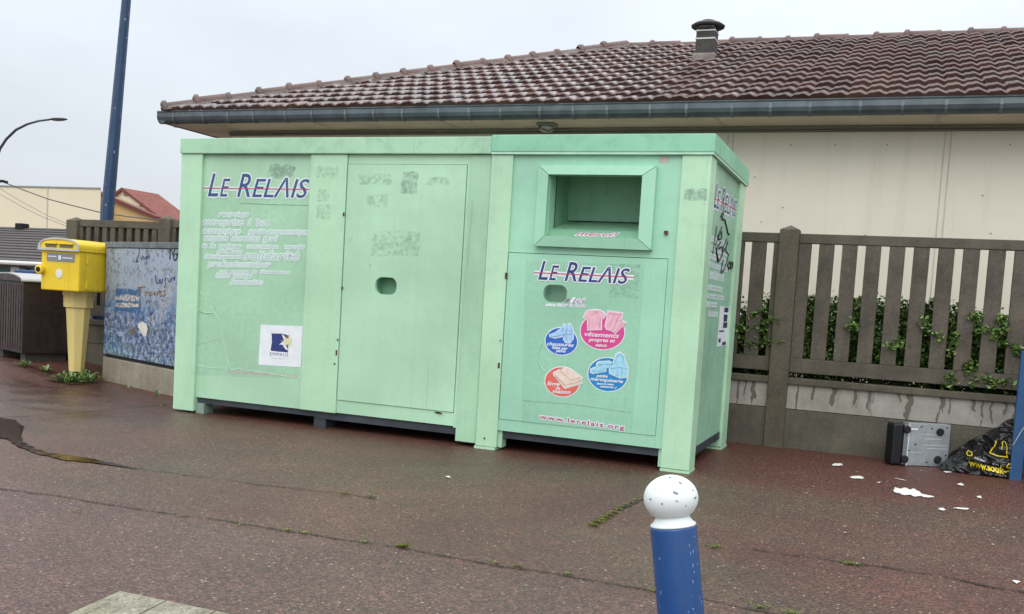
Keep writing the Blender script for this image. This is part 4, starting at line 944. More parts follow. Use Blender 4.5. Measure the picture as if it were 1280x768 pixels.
# picture details: beach strip, boat sail, bird shape and brush lettering
cm = Matrix.Translation((-6.557, 1.383, 0)) @ Matrix.Rotation(ang, 4, 'Z'); ci = cm.inverted(); nrm_c = cm.to_3x3() @ Vector((0, -1, 0))
def atc(px, py, off=.001):
    d = _r*((px-CX_)/F_)+_u*((CY_-py)/F_)+_f; o_ = Vector((-6.557, 1.383, 0)); k = (o_-CAM).dot(nrm_c)/d.dot(nrm_c); p = ci @ (CAM+d*k); return Vector((p.x, -off, p.z))
def z5(x, y): return (120+x*110/422, 270+y*200/768)
def cpatch(nm, pts, mat, amp=.01, seed=0, off=.002):
    L = [atc(*z5(*p)) for p in pts]; bm = poly_prism(bmesh.new(), ragged([(q.x, q.z) for q in L], amp, seed, 5), front(-off), 0); return obj(nm, bm, mat, cab)
SAND = sheer('pale_beach_print', (.58, .54, .48), .44, .52, .95)
cpatch('picture_sea', ((102, 345), (215, 350), (210, 470), (92, 455)), sheer('deep_blue_print', (.03, .13, .30), .42, .5, .8), .04, 1, .0015)
cpatch('picture_beach', ((98, 385), (150, 378), (212, 388), (208, 408), (160, 412), (96, 402)), SAND, .02, 2, .0025)
cpatch('picture_beach', ((95, 422), (160, 415), (210, 425), (206, 440), (92, 438)), SAND, .02, 4, .0025)
cpatch('picture_bird', ((200, 520), (225, 508), (245, 520), (250, 545), (240, 575), (228, 580), (218, 555), (205, 540)), plain('pale_bird_print', (.60, .57, .50), .6), .012, 5, .0025)
cpatch('picture_bird', ((160, 545), (185, 535), (195, 560), (175, 580)), sheer('brown_print', (.16, .13, .10), .3, .5, .9), .02, 6, .003)
cpatch('picture_sail', ((330, 300), (380, 250), (362, 400), (320, 510), (270, 525), (250, 500), (300, 440)), sheer('white_worn_print', (.55, .57, .60), .40, .56, .6), .03, 7, .0015)
def cs(nm, strokes, mat, r_=.006):
    bm = bmesh.new()
    for s in strokes: stroke(bm, lambda x, y: atc(*z5(x, y), .003), s, r_)
    return obj(nm, bm, mat, cab)
cs('brush_lettering', (((210, 150), (205, 190), (192, 222), (205, 215)), ((215, 190), (220, 212), (228, 192), (232, 208), (240, 195)), ((245, 195), (243, 210), (255, 190), (258, 205))), sheer('faded_blue_brush', (.10, .14, .24), .2, .4, .9), .004)
cs('brush_lettering', (((285, 285), (290, 320), (300, 322)), ((303, 310), (310, 305), (306, 322), (316, 318)), ((322, 300), (318, 322)), ((330, 295), (338, 300), (332, 312), (336, 325), (330, 345)), ((345, 300), (352, 318), (358, 300)), ((362, 318), (366, 295), (372, 302), (378, 290), (376, 312))), NAVYF, .0045)
BRUSH = plain('rust_brush_paint', (.32, .17, .08), .6)
cs('brush_lettering', (((200, 345), (235, 338)), ((218, 345), (212, 380)), ((235, 365), (238, 385), (245, 362), (252, 366)), ((262, 365), (255, 380), (268, 378), (266, 362)), ((280, 380), (284, 362), (292, 380), (298, 360)), ((305, 372), (315, 362), (305, 360), (308, 385), (320, 378)), ((335, 355), (325, 365), (334, 375), (322, 388))), BRUSH, .005)
cs('brush_lettering', (((240, 405), (242, 418), (250, 404), (256, 418), (262, 404), (270, 416)), ((285, 405), (283, 418)), ((312, 402), (330, 405)), ((262, 480), (265, 505)), ((285, 465), (280, 500)), ((255, 470), (275, 462))), plain('grey_brush_paint', (.12, .14, .17), .6), .004)
cs('spray_tag', (((358, 130), (356, 210)), ((372, 128), (360, 160), (366, 172), (375, 205)), ((392, 150), (378, 160), (375, 210), (388, 205), (390, 182), (382, 184)), ((396, 195), (398, 165), (404, 190), (410, 165), (420, 190), (430, 160))), INK, .006)

# ------------------------------------------------------------------ yellow mailbox
MY = 1.0; mN = at(98, 365, MY); mrot = R(7.3); gm = .13
mb = thing('mailbox', (mN.x, MY, gm-.02), 'yellow post box with domed lid on a faded yellow pedestal', 'mailbox', (0, 0, mrot))
ml0 = lambda px, py: at(px, py, MY-.03).z-(gm-.02)
MW, MD, z0 = .455, .74, mN.z-gm+.02
zb1, zt1 = ml0(60, 312.5), ml0(74, 297)
bm = box(bmesh.new(), -MW, 0, 0, MD, z0, zb1, .014); body = obj('body', bm, YELL, mb)
def arch(x0, x1, zb, zt_, n_=14): return [(x1, zb), (x1, zb+.04)]+[((x0+x1)/2+(x1-x0)/2*math.cos(math.pi*k/n_), zb+.04+(zt_-zb-.04)*math.sin(math.pi*k/n_)**.85) for k in range(1, n_)]+[(x0, zb+.04), (x0, zb)]
bm = poly_prism(bmesh.new(), arch(-MW-.012, .012, zb1+.001, zt1-.006), front(-.025), MD+.03); lid = obj('lid', bm, YELL, mb)
A1 = arch(-MW-.018, .018, zb1-.004, zt1); A2 = arch(-MW+.010, -.010, zb1+.018, zt1-.022)
bm = poly_prism(bmesh.new(), A1, front(-.035), .012, [A2]); obj('lid_rim', bm, plain('pale_grey_rim', (.45, .45, .42), .45), lid)
zs = zb1+.028
for x0_, x1_ in ((-.385, -.255), (-.215, -.06)):
    obj('slot', box(bmesh.new(), x0_, x1_, -.029, -.0255, zs, zs+.034), plain('slot_grey', (.16, .14, .07), .6), lid)
    obj('slot_hood', box(bmesh.new(), x0_-.012, x1_+.012, -.045, -.0255, zs+.035, zs+.046), YELL, lid)
zp = ml0(70, 327)
obj('plate', box(bmesh.new(), -.385, -.055, -.004, -.0005, zp, zp+.085), GREYL, body)
bm = bmesh.new(); box(bm, -.245, -.215, -.0065, -.0045, zp+.02, zp+.065); box(bm, -.37, -.27, -.0065, -.0045, zp+.045, zp+.055); box(bm, -.20, -.08, -.0065, -.0045, zp+.035, zp+.045); obj('plate_print', bm, WHT, body)
zc_ = ml0(73, 342); bm = poly_prism(bmesh.new(), ell(-.235, zc_, .042, .048, 24), front(-.005), .004); obj('round_sticker', bm, plain('white_disc', (.70, .68, .60), .5), body)
zk = ml0(52, 337)
bm = bmesh.new(); lathe(bm, [(.046, 0), (.046, .05), (.034, .055), (.001, .056)], 18); bmesh.ops.transform(bm, matrix=Matrix.Translation((-MW+.01, -.0, zk)) @ Matrix.Rotation(R(90), 4, 'X'), verts=bm.verts); obj('lock_knob', bm, YELL, body)
bm = bmesh.new(); lathe(bm, [(.026, 0), (.026, .003)], 14); bmesh.ops.transform(bm, matrix=Matrix.Translation((-MW+.01, -.056, zk)) @ Matrix.Rotation(R(90), 4, 'X'), verts=bm.verts); obj('keyhole', bm, BLK, body)
for z in (z0+.03, zb1-.12): obj('hinge', box(bmesh.new(), .0, .016, .10, .125, z, z+.075, .003), YELL, body)
bm = bmesh.new(); box(bm, .0005, .002, .10, MD-.02, z0+.015, z0+.019); box(bm, .0005, .002, .095, .099, z0+.015, zb1-.02); obj('side_door_seam', bm, plain('ochre_seam', (.40, .26, .02), .6), body)
pcx, pcy = -.235, .30
def frus(bm, h0, r0, h1, r1, n_=8):
    a = [bm.verts.new((pcx+r0*math.cos(R(22.5+360/n_*k)), pcy+r0*math.sin(R(22.5+360/n_*k)), h0)) for k in range(n_)]
    b = [bm.verts.new((pcx+r1*math.cos(R(22.5+360/n_*k)), pcy+r1*math.sin(R(22.5+360/n_*k)), h1)) for k in range(n_)]
    for k in range(n_): bm.faces.new((a[k], a[(k+1) % n_], b[(k+1) % n_], b[k]))
    bm.faces.new(a[::-1]); bm.faces.new(b)
bm = bmesh.new(); frus(bm, -.03, .078, z0-.17, .125); frus(bm, z0-.169, .15, z0-.05, .152); frus(bm, z0-.049, .158, z0-.001, .165); obj('pedestal', bm, YELP, mb)

# ------------------------------------------------------------------ brown steel box behind the mailbox
bz = gz(-7.6); BA = math.atan2(-.93*0+.0, 1)
bx_ = thing('steel_box', (-7.63, 1.30, bz), 'dark brown ribbed steel box with white arched lid left of the yellow mailbox', 'steel box', (0, 0, R(-22)))
BRN = paint('brown_enamel', (.017, .007, .006), grime=(.045, .03, .028), g=.2, streak=.35, rough=.45, speck=0)
BRL = paint('scuffed_brown_enamel', (.034, .016, .013), grime=(.13, .10, .09), g=.25, streak=.8, rough=.5, speck=0)
bm = box(bmesh.new(), -.95, 0, 0, .56, .09, .88, .008); bd = obj('body', bm, BRN, bx_)
bm = bmesh.new()
for k in range(12): box(bm, -.92+k*.075, -.875+k*.075, -.006, -.0005, .13, .84, .003)
obj('ribbed_front', bm, BRL, bd)
A3 = [(-.97, .882), (-.97, .90)]; A3 = [(.02, .882), (.02, .895)]+[(-.475+.495*math.cos(math.pi*k/14), .895+.075*math.sin(math.pi*k/14)) for k in range(1, 14)]+[(-.97, .895), (-.97, .882)]
bm = poly_prism(bmesh.new(), A3, front(-.02), .60); obj('lid', bm, plain('white_grey_lid', (.42, .42, .42), .35), bx_)
bm = poly_prism(bmesh.new(), [(x*.955-.02, z-.012 if z > .89 else z+.001) for x, z in A3], front(-.024), .003); obj('lid_front', bm, BRL, bx_)
for a_ in (-.88, -.2): obj('foot', B(a_, a_+.14, .06, .5, 0, .089), plain('grey_foot', (.06, .055, .05), .7), bx_)
# blue bin standing behind the brown box
p = at(42, 343, 3.0)
bb_ = thing('wheelie_bin', (p.x, 3.1, .11), 'bin with blue lid just visible behind the brown steel box', 'bin')
obj('body', B(-.06, .26, -.3, .3, .06, p.z-.13, .02), plain('grey_bin_plastic', (.10, .11, .12), .5), bb_)
obj('lid', B(-.08, .28, -.34, .34, p.z-.128, p.z-.06, .02), plain('blue_plastic', (.01, .05, .18), .4), bb_)
bm = bmesh.new()
for x in (-.02, .22): 
    lathe(bm, [(.1, -.025), (.1, .025)], 16)
bmesh.ops.transform(bm, matrix=Matrix.Translation((0, .28, .1)) @ Matrix.Rotation(R(90), 4, 'Y'), verts=bm.verts); obj('wheel', bm, BLK, bb_)

# ------------------------------------------------------------------ background, left
def prism_xz(bm, pts, y0, y1): return poly_prism(bm, pts, front(y0), y1-y0)
hall = thing('warehouse', (-40, 30, 0), 'large pale beige windowless hall with flat roof far behind on the left', 'building')
a, b = at(-60, 231, 30), at(126, 240, 30)
BEI = plain('beige_cladding', (.70, .63, .46), .8, var=.03, scale=.3)
def skew_block(pl, pr, zl0, zr0, zl1, zr1, dep, pad=0):
    bm = bmesh.new(); v = []
    for q in (pl, pr):
        for dd in (0, dep):
            dr_ = Vector((q.x-CAM.x, q.y-CAM.y, 0)).normalized()
            if q is pr: dr_ = (Matrix.Rotation(R(1.2), 3, 'Z') @ dr_)
            base_ = Vector((q.x, q.y, 0))+dr_*dd-(dr_*pad if not dd else dr_*0)
            z0_, z1_ = (zl0, zl1) if q is pl else (zr0, zr1)
            v.append(bm.verts.new(base_+Vector((0, 0, z0_)))); v.append(bm.verts.new(base_+Vector((0, 0, z1_))))
    for f in ((0, 4, 5, 1), (2, 3, 7, 6), (0, 1, 3, 2), (4, 6, 7, 5), (1, 5, 7, 3), (0, 2, 6, 4)): bm.faces.new([v[i] for i in f])
    bmesh.ops.recalc_face_normals(bm, faces=bm.faces); return bm
hl = Vector((a.x-14, 30, 0)); hr = Vector((b.x, 30, 0))
obj('wall', skew_block(hl, hr, 0, 0, a.z, b.z+.12, 18), BEI, hall, True)
obj('roof_edge', skew_block(hl, hr, a.z+.001, b.z+.121, a.z+.08, b.z+.2, 18, .05), plain('grey_coping', (.25, .24, .22), .7), hall, True)
p = at(60, 235, 30); obj('wall_joint', box(bmesh.new(), p.x-.03, p.x+.03, 29.97, 29.995, 0, p.z), SEAM, hall, True)
h2 = thing('gabled_house', (-34, 36, 0), 'pale house with orange red tiled gable roof rising above the fence', 'house')
ORG = plain('apricot_render', (.62, .44, .22), .8, var=.04); CRM = plain('cream_render', (.62, .58, .47), .8, var=.04)
RTL = plain('orange_red_tiles', (.19, .052, .036), .7, var=.25, scale=3, bmp=.4, bscale=12); FAS = plain('dark_red_fascia', (.13, .03, .025), .6)
Yh = 36
def PZ(q, Y): p = at(q[0], q[1], Y); return (p.x, p.z)
apex, le, re = PZ((155, 238), Yh), PZ((120, 262), Yh), PZ((198, 272), Yh)
bm = prism_xz(bmesh.new(), [(le[0], 0), (re[0]+.2, 0), (re[0]+.2, re[1]-1), re, apex, le], Yh, Yh+2.4); obj('wall', bm, CRM, h2, True)
bm = prism_xz(bmesh.new(), [PZ((122, 240), Yh-1), PZ((196, 275), Yh-1), (PZ((196, 275), Yh-1)[0], 0), (PZ((122, 240), Yh-1)[0], 0)], Yh-1, Yh-.05); obj('lower_wall', bm, ORG, h2, True)
bm = bmesh.new()
q1, q2 = PZ((122, 238.5), Yh-1.05), PZ((199, 273), Yh-1.05); v = [(q1[0], q1[1]+.02), (q2[0], q2[1]+.08), (q2[0], q2[1]-.1), (q1[0], q1[1]-.18)]; prism_xz(bm, v, Yh-1.3, Yh-.9); obj('fascia', bm, FAS, h2, True)
bm = bmesh.new(); A_, B_, L_ = Vector(apex), Vector(re), Vector(le); rr = [tuple(A_+Vector((0, .12))), tuple(B_+Vector((.39, -.07))), tuple(B_+Vector((.32, -.19))), tuple(A_-Vector((0, .0))), tuple(L_-Vector((.4, .3))), tuple(L_-Vector((.45, .17)))]
bm = prism_xz(bm, rr, Yh-.14, Yh+2.7); rf = obj('roof', bm, RTL, h2, True)
bm = prism_xz(bmesh.new(), [tuple(A_+Vector((0, .13))), tuple(B_+Vector((.40, -.06))), tuple(B_+Vector((.34, -.18))), tuple(A_+Vector((0, -.03))), tuple(L_-Vector((.4, .31))), tuple(L_-Vector((.45, .16)))], Yh-.20, Yh-.145); obj('fascia', bm, FAS, rf, True)
bm = bmesh.new()
for q in ((157, 242.5), (177, 256)): x, z = PZ(q, Yh-.05); box(bm, x-.14, x+.14, Yh-.06, Yh-.02, z-.12, z+.12)
obj('vent', bm, MOLD, h2, True)
h3 = thing('low_outbuilding', (-20, 13, 0), 'low building with grey brown tiled roof and teal door behind the mailbox', 'building')
Y3 = 13
DRT = concrete('grey_brown_small_tiles', (.075, .060, .054), (.035, .029, .027), sc_=8, rough=.6)
ea, eb = at(-80, 322, Y3), at(170, 334, Y3); ra, rb = at(-80, 281, Y3+4.5), at(170, 289, Y3+4.5)
bm = bmesh.new(); nr = 13
for k in range(nr):
    for m_ in range(1):
        t0, t1 = k/nr, (k+1)/nr; lo0, lo1 = ea.lerp(ra, t0), eb.lerp(rb, t0); hi0, hi1 = ea.lerp(ra, t1), eb.lerp(rb, t1); up_ = Vector((0, 0, .035))
        v = [bm.verts.new(q) for q in (lo0+up_, lo1+up_, hi1, hi0, lo0, lo1)]; bm.faces.new((v[0], v[1], v[2], v[3])); bm.faces.new((v[4], v[5], v[1], v[0]))
rf3 = obj('roof', bm, DRT, h3, True)
bm = bmesh.new(); v = [bm.verts.new(q) for q in (ra, rb, Vector((rb.x, Y3+9, eb.z)), Vector((ra.x, Y3+9, ea.z)))]; bm.faces.new(v); obj('roof_back', bm, DRT, rf3, True)
bm = tube(bmesh.new(), [ea+Vector((0, -.05, -.05)), eb+Vector((0, -.05, -.05))], .06, 8); obj('gutter', bm, plain('white_gutter', (.6, .6, .58), .5), h3, True)
bm = box(bmesh.new(), ea.x, eb.x, Y3+.35, Y3+8.9, 0, min(ea.z, eb.z)-.05); obj('wall', bm, plain('grey_render', (.20, .185, .16), .8, var=.15), h3, True)
q0, q1 = at(-40, 333, Y3+.3), at(15, 345, Y3+.3); obj('door', box(bmesh.new(), q0.x, q1.x, Y3+.28, Y3+.34, 0, q0.z), plain('dark_teal_door', (.012, .075, .07), .5), h3, True)
q0, q1 = at(19, 334, Y3+.25), at(29, 334, Y3+.25); obj('pillar', box(bmesh.new(), q0.x, q1.x, Y3+.1, Y3+.34, 0, q0.z), plain('pale_pillar', (.36, .34, .30), .8), h3, True)
q0, q1 = at(31, 331, Y3+.25), at(52, 339, Y3+.25); obj('window', box(bmesh.new(), q0.x, q1.x, Y3+.3, Y3+.345, q1.z-.2, q0.z), plain('dark_window', (.02, .022, .024), .15), h3, True)
obj('window_sill', box(bmesh.new(), q0.x-.05, q1.x+.05, Y3+.2, Y3+.345, q1.z-.28, q1.z-.2), plain('pale_sill', (.5, .5, .48), .7), h3, True)
p = at(26, 284, Y3+4.2); obj('roof_vent', box(bmesh.new(), p.x-.16, p.x+.16, Y3+4.1, Y3+4.4, p.z-.1, p.z+.12, .03), BLK, rf3, True)

# blue mast behind the fence
pb, pt = at(133.5, 275, 2.6), at(158, 0, 2.6)
dirp = (pt-pb).normalized(); foot = pb-dirp*(pb.z/dirp.z); top = pb+dirp*((7.5-pb.z)/dirp.z)
mast = thing('lamp_mast', foot, 'tall tapered dark blue steel mast rising behind the fence', 'mast')
rb_ = .5*15.6/F_*((pb-CAM).dot(_f)); rt_ = .5*11.0/F_*((pt-CAM).dot(_f)); k_ = (rb_-rt_)/(pt-pb).length
bm = tube(bmesh.new(), [foot, pb, pt, top], [rb_+k_*(pb-foot).length, rb_, rt_, max(.02, rt_-k_*(top-pt).length)], 8); obj('pole', bm, BLUED, mast, True)
random.seed(4); bm = bmesh.new()
for k in range(12):
    t = random.random(); c = pb.lerp(pt, t); r0 = rb_+(rt_-rb_)*t; a = random.uniform(-1.4, 1.2); d = (CAM-c); d.z = 0; d.normalize(); s = Vector((-d.y, d.x, 0))
    q = c+(d*math.cos(a)+s*math.sin(a))*(r0+.002); nrm_ = (d*math.cos(a)+s*math.sin(a)); tt = nrm_.cross(dirp); pts = ell(0, 0, .005*random.uniform(.6, 1.3), .010*random.uniform(.6, 1.6), 7)
    bm.faces.new([bm.verts.new(q+tt*u+dirp*v_) for u, v_ in pts])
obj('paint_chip', bm, plain('pale_chip', (.35, .42, .5), .6), mast, True)
bm = box(bmesh.new(), foot.x-.16, foot.x+.16, foot.y-.16, foot.y+.16, 0, .02); obj('base_plate', bm, BLUED, mast, True)
# street lamp far left
YL_ = 16
pts = [at(*q, YL_) for q in ((-14, 330), (-13, 240), (-8, 208), (0, 186), (8, 174), (20, 162.5), (34, 155.5), (48, 151.5), (63, 149.5))]
sl_ = thing('street_lamp', (pts[0].x, YL_, 0), 'slender dark curved street lamp at the far left against the sky', 'street lamp')
pts = [Vector((pts[0].x, YL_, 0))]+pts
bm = tube(bmesh.new(), pts, [.07, .06, .05, .045, .042, .04, .04, .036, .032, .03], 8); obj('pole', bm, plain('dark_lamp_metal', (.05, .055, .07), .5), sl_, True)
a_, b_ = at(62, 149.5, YL_), at(84, 149, YL_); bm = bmesh.new(); bmesh.ops.create_uvsphere(bm, u_segments=18, v_segments=8, radius=1)
bmesh.ops.transform(bm, matrix=Matrix.Translation((a_+b_)/2) @ Matrix.Diagonal(((b_-a_).length/2, .13, .045, 1)), verts=bm.verts); lh = obj('lamp_head', bm, plain('dark_lamp_metal_head', (.06, .065, .08), .5), sl_, True, smooth=True)
bm = bmesh.new(); bmesh.ops.create_uvsphere(bm, u_segments=16, v_segments=6, radius=1); bmesh.ops.transform(bm, matrix=Matrix.Translation((a_+b_)/2-Vector((0, 0, .02))) @ Matrix.Diagonal(((b_-a_).length/2*.8, .1, .04, 1)), verts=bm.verts); obj('lamp_glass', bm, plain('dull_lamp_glass', (.22, .22, .22), .3), lh, True)
for k, (pp, lab) in enumerate(((((-30, 214), (0, 226), (30, 238), (60, 249), (90, 257), (122, 265), (160, 271), (260, 282)), 'uppermost overhead cable sagging in front of the beige hall'), (((-30, 222), (0, 236), (30, 254), (60, 270), (86, 281), (120, 292)), 'middle thin overhead cable crossing the beige hall'), (((-30, 228), (0, 243), (30, 260), (55, 272), (86, 284), (110, 295)), 'lowest thin overhead cable crossing the beige hall'))):
    q = [at(*z, 22) for z in pp]; bm = bmesh.new(); tube(bm, q, .022 if k == 0 else .012, 5)
    tag(obj('cable', bm, plain('cable_grey', (.09, .09, .09) if k == 0 else (.22, .2, .17), .6)), lab, 'cable', 'overhead cables at the left')
ci_ = at(5, 227, 22); bm = bmesh.new(); box(bm, ci_.x-.2, ci_.x+.05, 21.9, 22.0, ci_.z-.05, ci_.z+.05); box(bm, ci_.x+.08, ci_.x+.22, 21.93, 22.0, ci_.z-.08, ci_.z+.02)
tag(obj('cable_clamp', bm, BLK), 'small black clamp on the uppermost overhead cable', 'cable clamp')

# ------------------------------------------------------------------ discarded player
rp = thing('disc_player', (1.285, 1.53, .004), 'discarded disc player standing on its side, grey underside showing', 'disc player', (R(0), R(0), R(30)))
GU = plain('galvanised_plate', (.36, .39, .40), .4, metal=.55, var=.15, scale=12)
obj('case', B(.13, .49, .0, .085, 0, .335, .003), GU, rp)
obj('front_panel', B(.0, .095, -.01, .10, .0, .335, .02), plain('black_plastic', (.005, .006, .008), .3), rp)
obj('front_trim', B(.096, .128, -.004, .09, .008, .325, .003), plain('silver_grey_trim', (.20, .21, .23), .35, metal=.4), rp)
obj('edge_flange', B(.129, .136, -.012, -.001, .0, .335), plain('bright_edge', (.62, .64, .66), .4), rp)
for x, z in ((.115, .05), (.115, .285), (.40, .055), (.40, .275)):
    bm = bmesh.new(); lathe(bm, [(.03, 0), (.03, .012), (.024, .018)], 18); bmesh.ops.transform(bm, matrix=Matrix.Translation((x, -.0005 if x > .2 else -.005, z)) @ Matrix.Rotation(R(90), 4, 'X'), verts=bm.verts); obj('rubber_foot', bm, BLK, rp)
bm = bmesh.new()
for x0_, x1_, z_ in ((.27, .42, .215), (.27, .46, .165), (.26, .27, .19), (.15, .26, .105), (.24, .40, .25), (.3, .47, .14)): box(bm, x0_, x1_, -.0025, -.0003, z_-.003, z_+.003)
obj('embossed_rib', bm, plain('bright_rib', (.50, .52, .54), .4, metal=.3), rp)
bm = bmesh.new()
for x, z in ((.33, .30), (.46, .31), (.2, .17), (.15, .12), (.47, .09), (.31, .03), (.24, .31)): box(bm, x-.007, x+.007, -.002, -.0003, z-.005, z+.005)
obj('vent_hole', bm, BLK, rp)
obj('maker_label', B(.15, .21, -.002, -.0003, .285, .295), WHT, rp)

# ------------------------------------------------------------------ black shopping bag
bag = thing('plastic_bag', (1.95, 1.6, 0), 'crumpled black plastic bag with yellow printing slumped against the blue frame', 'bag')
def bag_h(u):   # height outline along the width
    return .03+.43*max(0, u)**.85
def bag_pt(u, v, off=0):
    x = 1.655+u*.52; h = bag_h(u); z = h*v
    y = 1.50+.26*v**1.3+.05*(1-u)-.07*math.sin(math.pi*min(1, v*1.1))*(.4+u*.5)
    q = Vector((x*9, z*9, 1.3)); r1 = 1-abs(mnoise.noise(q+Vector((z*3, 0, 0)))*2); r2 = 1-abs(mnoise.noise(Vector((x*20+z*14, z*11, 4)))*2)
    y -= .060*(r1-.5)*min(1, v*4+.2)+.010*(r2-.5)
    return Vector((x+.02*mnoise.noise(Vector((z*12, 3, u*4))), y-off, max(.003, z+.02*mnoise.noise(Vector((x*10, 7, 0)))*v)))
bm = bmesh.new(); NU, NV = 70, 60
Vf = [[bm.verts.new(bag_pt(i/NU, j/NV)) for j in range(NV+1)] for i in range(NU+1)]
Vb = [[bm.verts.new(Vector((Vf[i][j].co.x, min(1.86, max(Vf[i][j].co.y+.03, 1.84-.10*(j/NV))), Vf[i][j].co.z))) for j in range(NV+1)] for i in range(NU+1)]
for i in range(NU):
    for j in range(NV):
        bm.faces.new((Vf[i][j], Vf[i+1][j], Vf[i+1][j+1], Vf[i][j+1])); bm.faces.new((Vb[i][j+1], Vb[i+1][j+1], Vb[i+1][j], Vb[i][j]))
    bm.faces.new((Vf[i][NV], Vf[i+1][NV], Vb[i+1][NV], Vb[i][NV])); bm.faces.new((Vb[i][0], Vb[i+1][0], Vf[i+1][0], Vf[i][0]))
for j in range(NV):
    bm.faces.new((Vf[0][j], Vf[0][j+1], Vb[0][j+1], Vb[0][j])); bm.faces.new((Vf[NU][j+1], Vf[NU][j], Vb[NU][j], Vb[NU][j+1]))
PLB, n, l, bs = newmat('black_glossy_film'); bs.inputs['Base Color'].default_value = (.006, .006, .007, 1); bs.inputs['Roughness'].default_value = .16; bs.inputs['Specular IOR Level'].default_value = .5
P = n.new('ShaderNodeTexCoord').outputs['Object']; bump(n, l, nnoise(n, l, vmap(n, l, P, (1, 1, 1.6)), 7, 3, .5), bs, 1., .10)
bo = obj('bag_body', bm, PLB, bag, True, smooth=True)
YPR = plain('yellow_bag_print', (.75, .58, .02), .4)
def bag_uv(px, py):
    """surface parameters nearest to a photo point"""
    p = at(px, py, 1.56); u = (p.x-1.655)/.52; return u, p.z/bag_h(u)
def bag_text(nm, s, a, b, hpx, mat, bold=.0):
    cu = bpy.data.curves.new('t', 'FONT'); cu.body = s; cu.offset = bold; o = bpy.data.objects.new('t', cu); col.objects.link(o)
    dg = bpy.context.evaluated_depsgraph_get(); dg.update(); me = bpy.data.meshes.new_from_object(o.evaluated_get(dg)); bpy.data.objects.remove(o)
    bm = bmesh.new(); bm.from_mesh(me); bmesh.ops.subdivide_edges(bm, edges=[e for e in bm.edges if e.calc_length() > .12], cuts=2)
    xs = [v.co.x for v in bm.verts]; x0_, x1_ = min(xs), max(xs)
    for v in bm.verts:
        t = (v.co.x-x0_)/(x1_-x0_); px = a[0]+(b[0]-a[0])*t; py = a[1]+(b[1]-a[1])*t-v.co.y/.69*hpx; u, w_ = bag_uv(px, py); v.co = bag_pt(u, w_, .007)
    o = obj(nm, bm, mat, bo, True); o.parent = bo
    return o
bag_text('lettering', 'www.souk-e', (1211, 582), (1262, 593), 8, YPR, .03)
bag_text('lettering', 'non tissu', (1219, 573), (1232, 577), 2.2, WHT, .01); bag_text('lettering', 'Cm. 70', (1240, 580), (1252, 582), 2.4, WHT, .01)
def bag_line(pts, r_):
    bm = bmesh.new(); q = []
    for i in range(len(pts)-1):
        for k in range(5): q.append((pts[i][0]+(pts[i+1][0]-pts[i][0])*k/5, pts[i][1]+(pts[i+1][1]-pts[i][1])*k/5))
    q.append(pts[-1]); tube(bm, [bag_pt(*bag_uv(*z), .006) for z in q], r_, 4); return obj('printed_line', bm, YPR, bo, True)
bag_line(((1247, 553), (1244, 560), (1238, 567), (1246, 570), (1260, 571)), .0045); bag_line(((1252, 562), (1254, 553), (1257, 553), (1259, 570)), .003)
bag_line(((1211, 568), (1213, 566), (1217, 568), (1216, 571), (1212, 571), (1211, 568)), .004); bag_line(((1256, 580), (1259, 578), (1262, 581), (1260, 584), (1256, 583), (1256, 580)), .004)

# ------------------------------------------------------------------ blue frame at the right edge
fr = thing('blue_frame', (2.17, 1.5, 0), 'blue steel frame with grey panel at the right edge beside the bag', 'frame')
BL = paint('mid_blue_enamel', (.006, .062, .17), grime=(.01, .03, .08), g=.2, streak=.2, rough=.4, speck=0)
bm = box(bmesh.new(), 2.118, 2.20, 1.47, 1.53, -.003, .965, .004); obj('post', bm, BL, fr, True)
bm = box(bmesh.new(), 3.1, 3.18, 1.47, 1.53, -.003, .965, .004); obj('post', bm, BL, fr, True)
bm = box(bmesh.new(), 2.201, 3.099, 1.475, 1.525, .90, .96, .004); obj('rail', bm, BL, fr, True)
bm = box(bmesh.new(), 2.201, 3.099, 1.49, 1.51, .28, .62); obj('panel', bm, plain('grey_panel', (.16, .155, .14), .6), fr, True)
bm = tube(bmesh.new(), [(2.12, 1.46, .26), (2.16, 1.455, .36), (2.23, 1.455, .50)], .003, 5); obj('wire', bm, plain('pale_wire', (.4, .42, .45), .5), fr, True)

# ------------------------------------------------------------------ bollard in front
d = _r*((841.5-CX_)/F_)+_u*((CY_-657)/F_)+_f; neck = CAM+d*(1.75/d.dot(_f)); d = _r*((851-CX_)/F_)+_u*((CY_-768)/F_)+_f; low = CAM+d*(1.75/d.dot(_f))
ax = (neck-low).normalized(); foot = low-ax*(low.z/ax.z)
H_ = (neck-foot).length; rot = Vector((0, 0, 1)).rotation_difference(ax).to_euler()
bo_ = thing('bollard', foot, 'leaning blue bollard with chipped white ball top in the foreground', 'bollard', rot)
rT = .5*57.5/F_*1.75; rBl = .5*68/F_*1.75
bm = lathe(bmesh.new(), [(rT*1.03, 0), (rT*1.03, .02), (rT*1.02, .3), (rT, H_-.004), (rT*.985, H_)], 40); bmesh.ops.recalc_face_normals(bm, faces=bm.faces)
tb = obj('tube', bm, BLUEP, bo_, smooth=True)
prof = [(rT*.99, H_+.0005), (rT*.985, H_+.003), (rT*.86, H_+.007), (rT*.76, H_+.013), (rT*.72, H_+.020)]
cz_ = H_+.020+rBl*.61
for k in range(0, 15):
    a = R(-46+(136)*k/14); prof.append((max(.0005, rBl*math.cos(a)), cz_+rBl*.85*math.sin(a)))
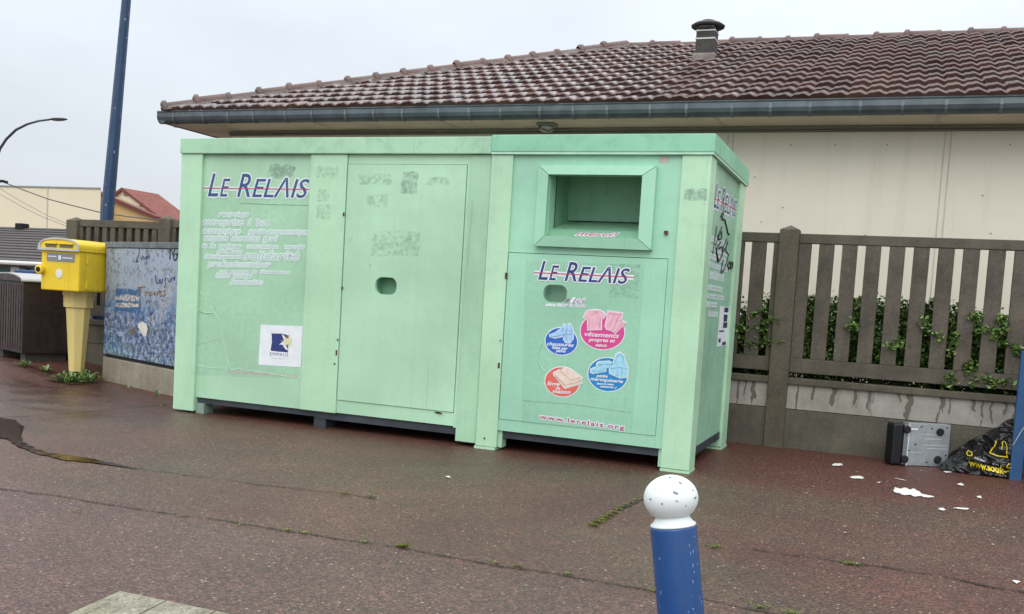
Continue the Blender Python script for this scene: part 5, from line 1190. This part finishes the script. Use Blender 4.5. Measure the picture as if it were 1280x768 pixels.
bm = lathe(bmesh.new(), prof, 40); bl = obj('ball_top', bm, WBALL, bo_, smooth=True)
CHIP = plain('grey_paint_chip', (.16, .18, .22), .6)
bm = bmesh.new(); toc = (bo_.rotation_euler.to_matrix().inverted() @ (CAM-foot)); toc = (toc-Vector((0, 0, cz_))).normalized()
rt = Vector((0, 0, 1)).cross(toc).normalized(); upv = toc.cross(rt)
for (u_, v_, a_, b_, ro) in ((.18, .22, .10, .045, -.6), (.38, .62, .07, .03, -.7), (.02, .86, .05, .025, 0), (.86, -.05, .05, .03, .8), (-.73, .02, .035, .03, 0), (.20, -.12, .05, .02, -.5), (-.33, -.2, .03, .04, 0), (.8, .28, .03, .02, 0), (-.55, .45, .015, .015, 0), (.5, -.35, .02, .02, 0), (-.1, -.4, .01, .01, 0)):
    pts = []
    for p_ in ragged(ell(0, 0, a_*1.15, b_*1.15, 9), .012, u_*10, 2):
        x, y = p_[0]*math.cos(ro)-p_[1]*math.sin(ro)+u_, p_[0]*math.sin(ro)+p_[1]*math.cos(ro)+v_; w_ = math.sqrt(max(.01, 1-min(.98, x*x+y*y)))
        n_ = (rt*x+upv*y+toc*w_).normalized(); pts.append(bm.verts.new(Vector((0, 0, cz_))+Vector((n_.x*rBl, n_.y*rBl, n_.z*rBl*.85))*1.012))
    bm.faces.new(pts)
obj('paint_chip', bm, CHIP, bl)
bm = bmesh.new(); random.seed(9); tcx = (bo_.rotation_euler.to_matrix().inverted() @ (CAM-foot)); aa = math.atan2(tcx.y, tcx.x)
for k in range(46):
    a = aa+random.choice((-1.0, .95, random.uniform(-1.2, 1.2), .7))+random.gauss(0, .12); z = H_-random.uniform(.01, .26); w_ = .0018*random.uniform(.2, 1.2); h = w_*random.uniform(1, 3)
    vs = [bm.verts.new(((rT*1.012)*math.cos(a+du/rT), (rT*1.012)*math.sin(a+du/rT), z+dv)) for du, dv in ell(0, 0, w_, h, 7)]; bm.faces.new(vs)
obj('scratch', bm, plain('pale_blue_scratch', (.12, .22, .42), .5), tb)
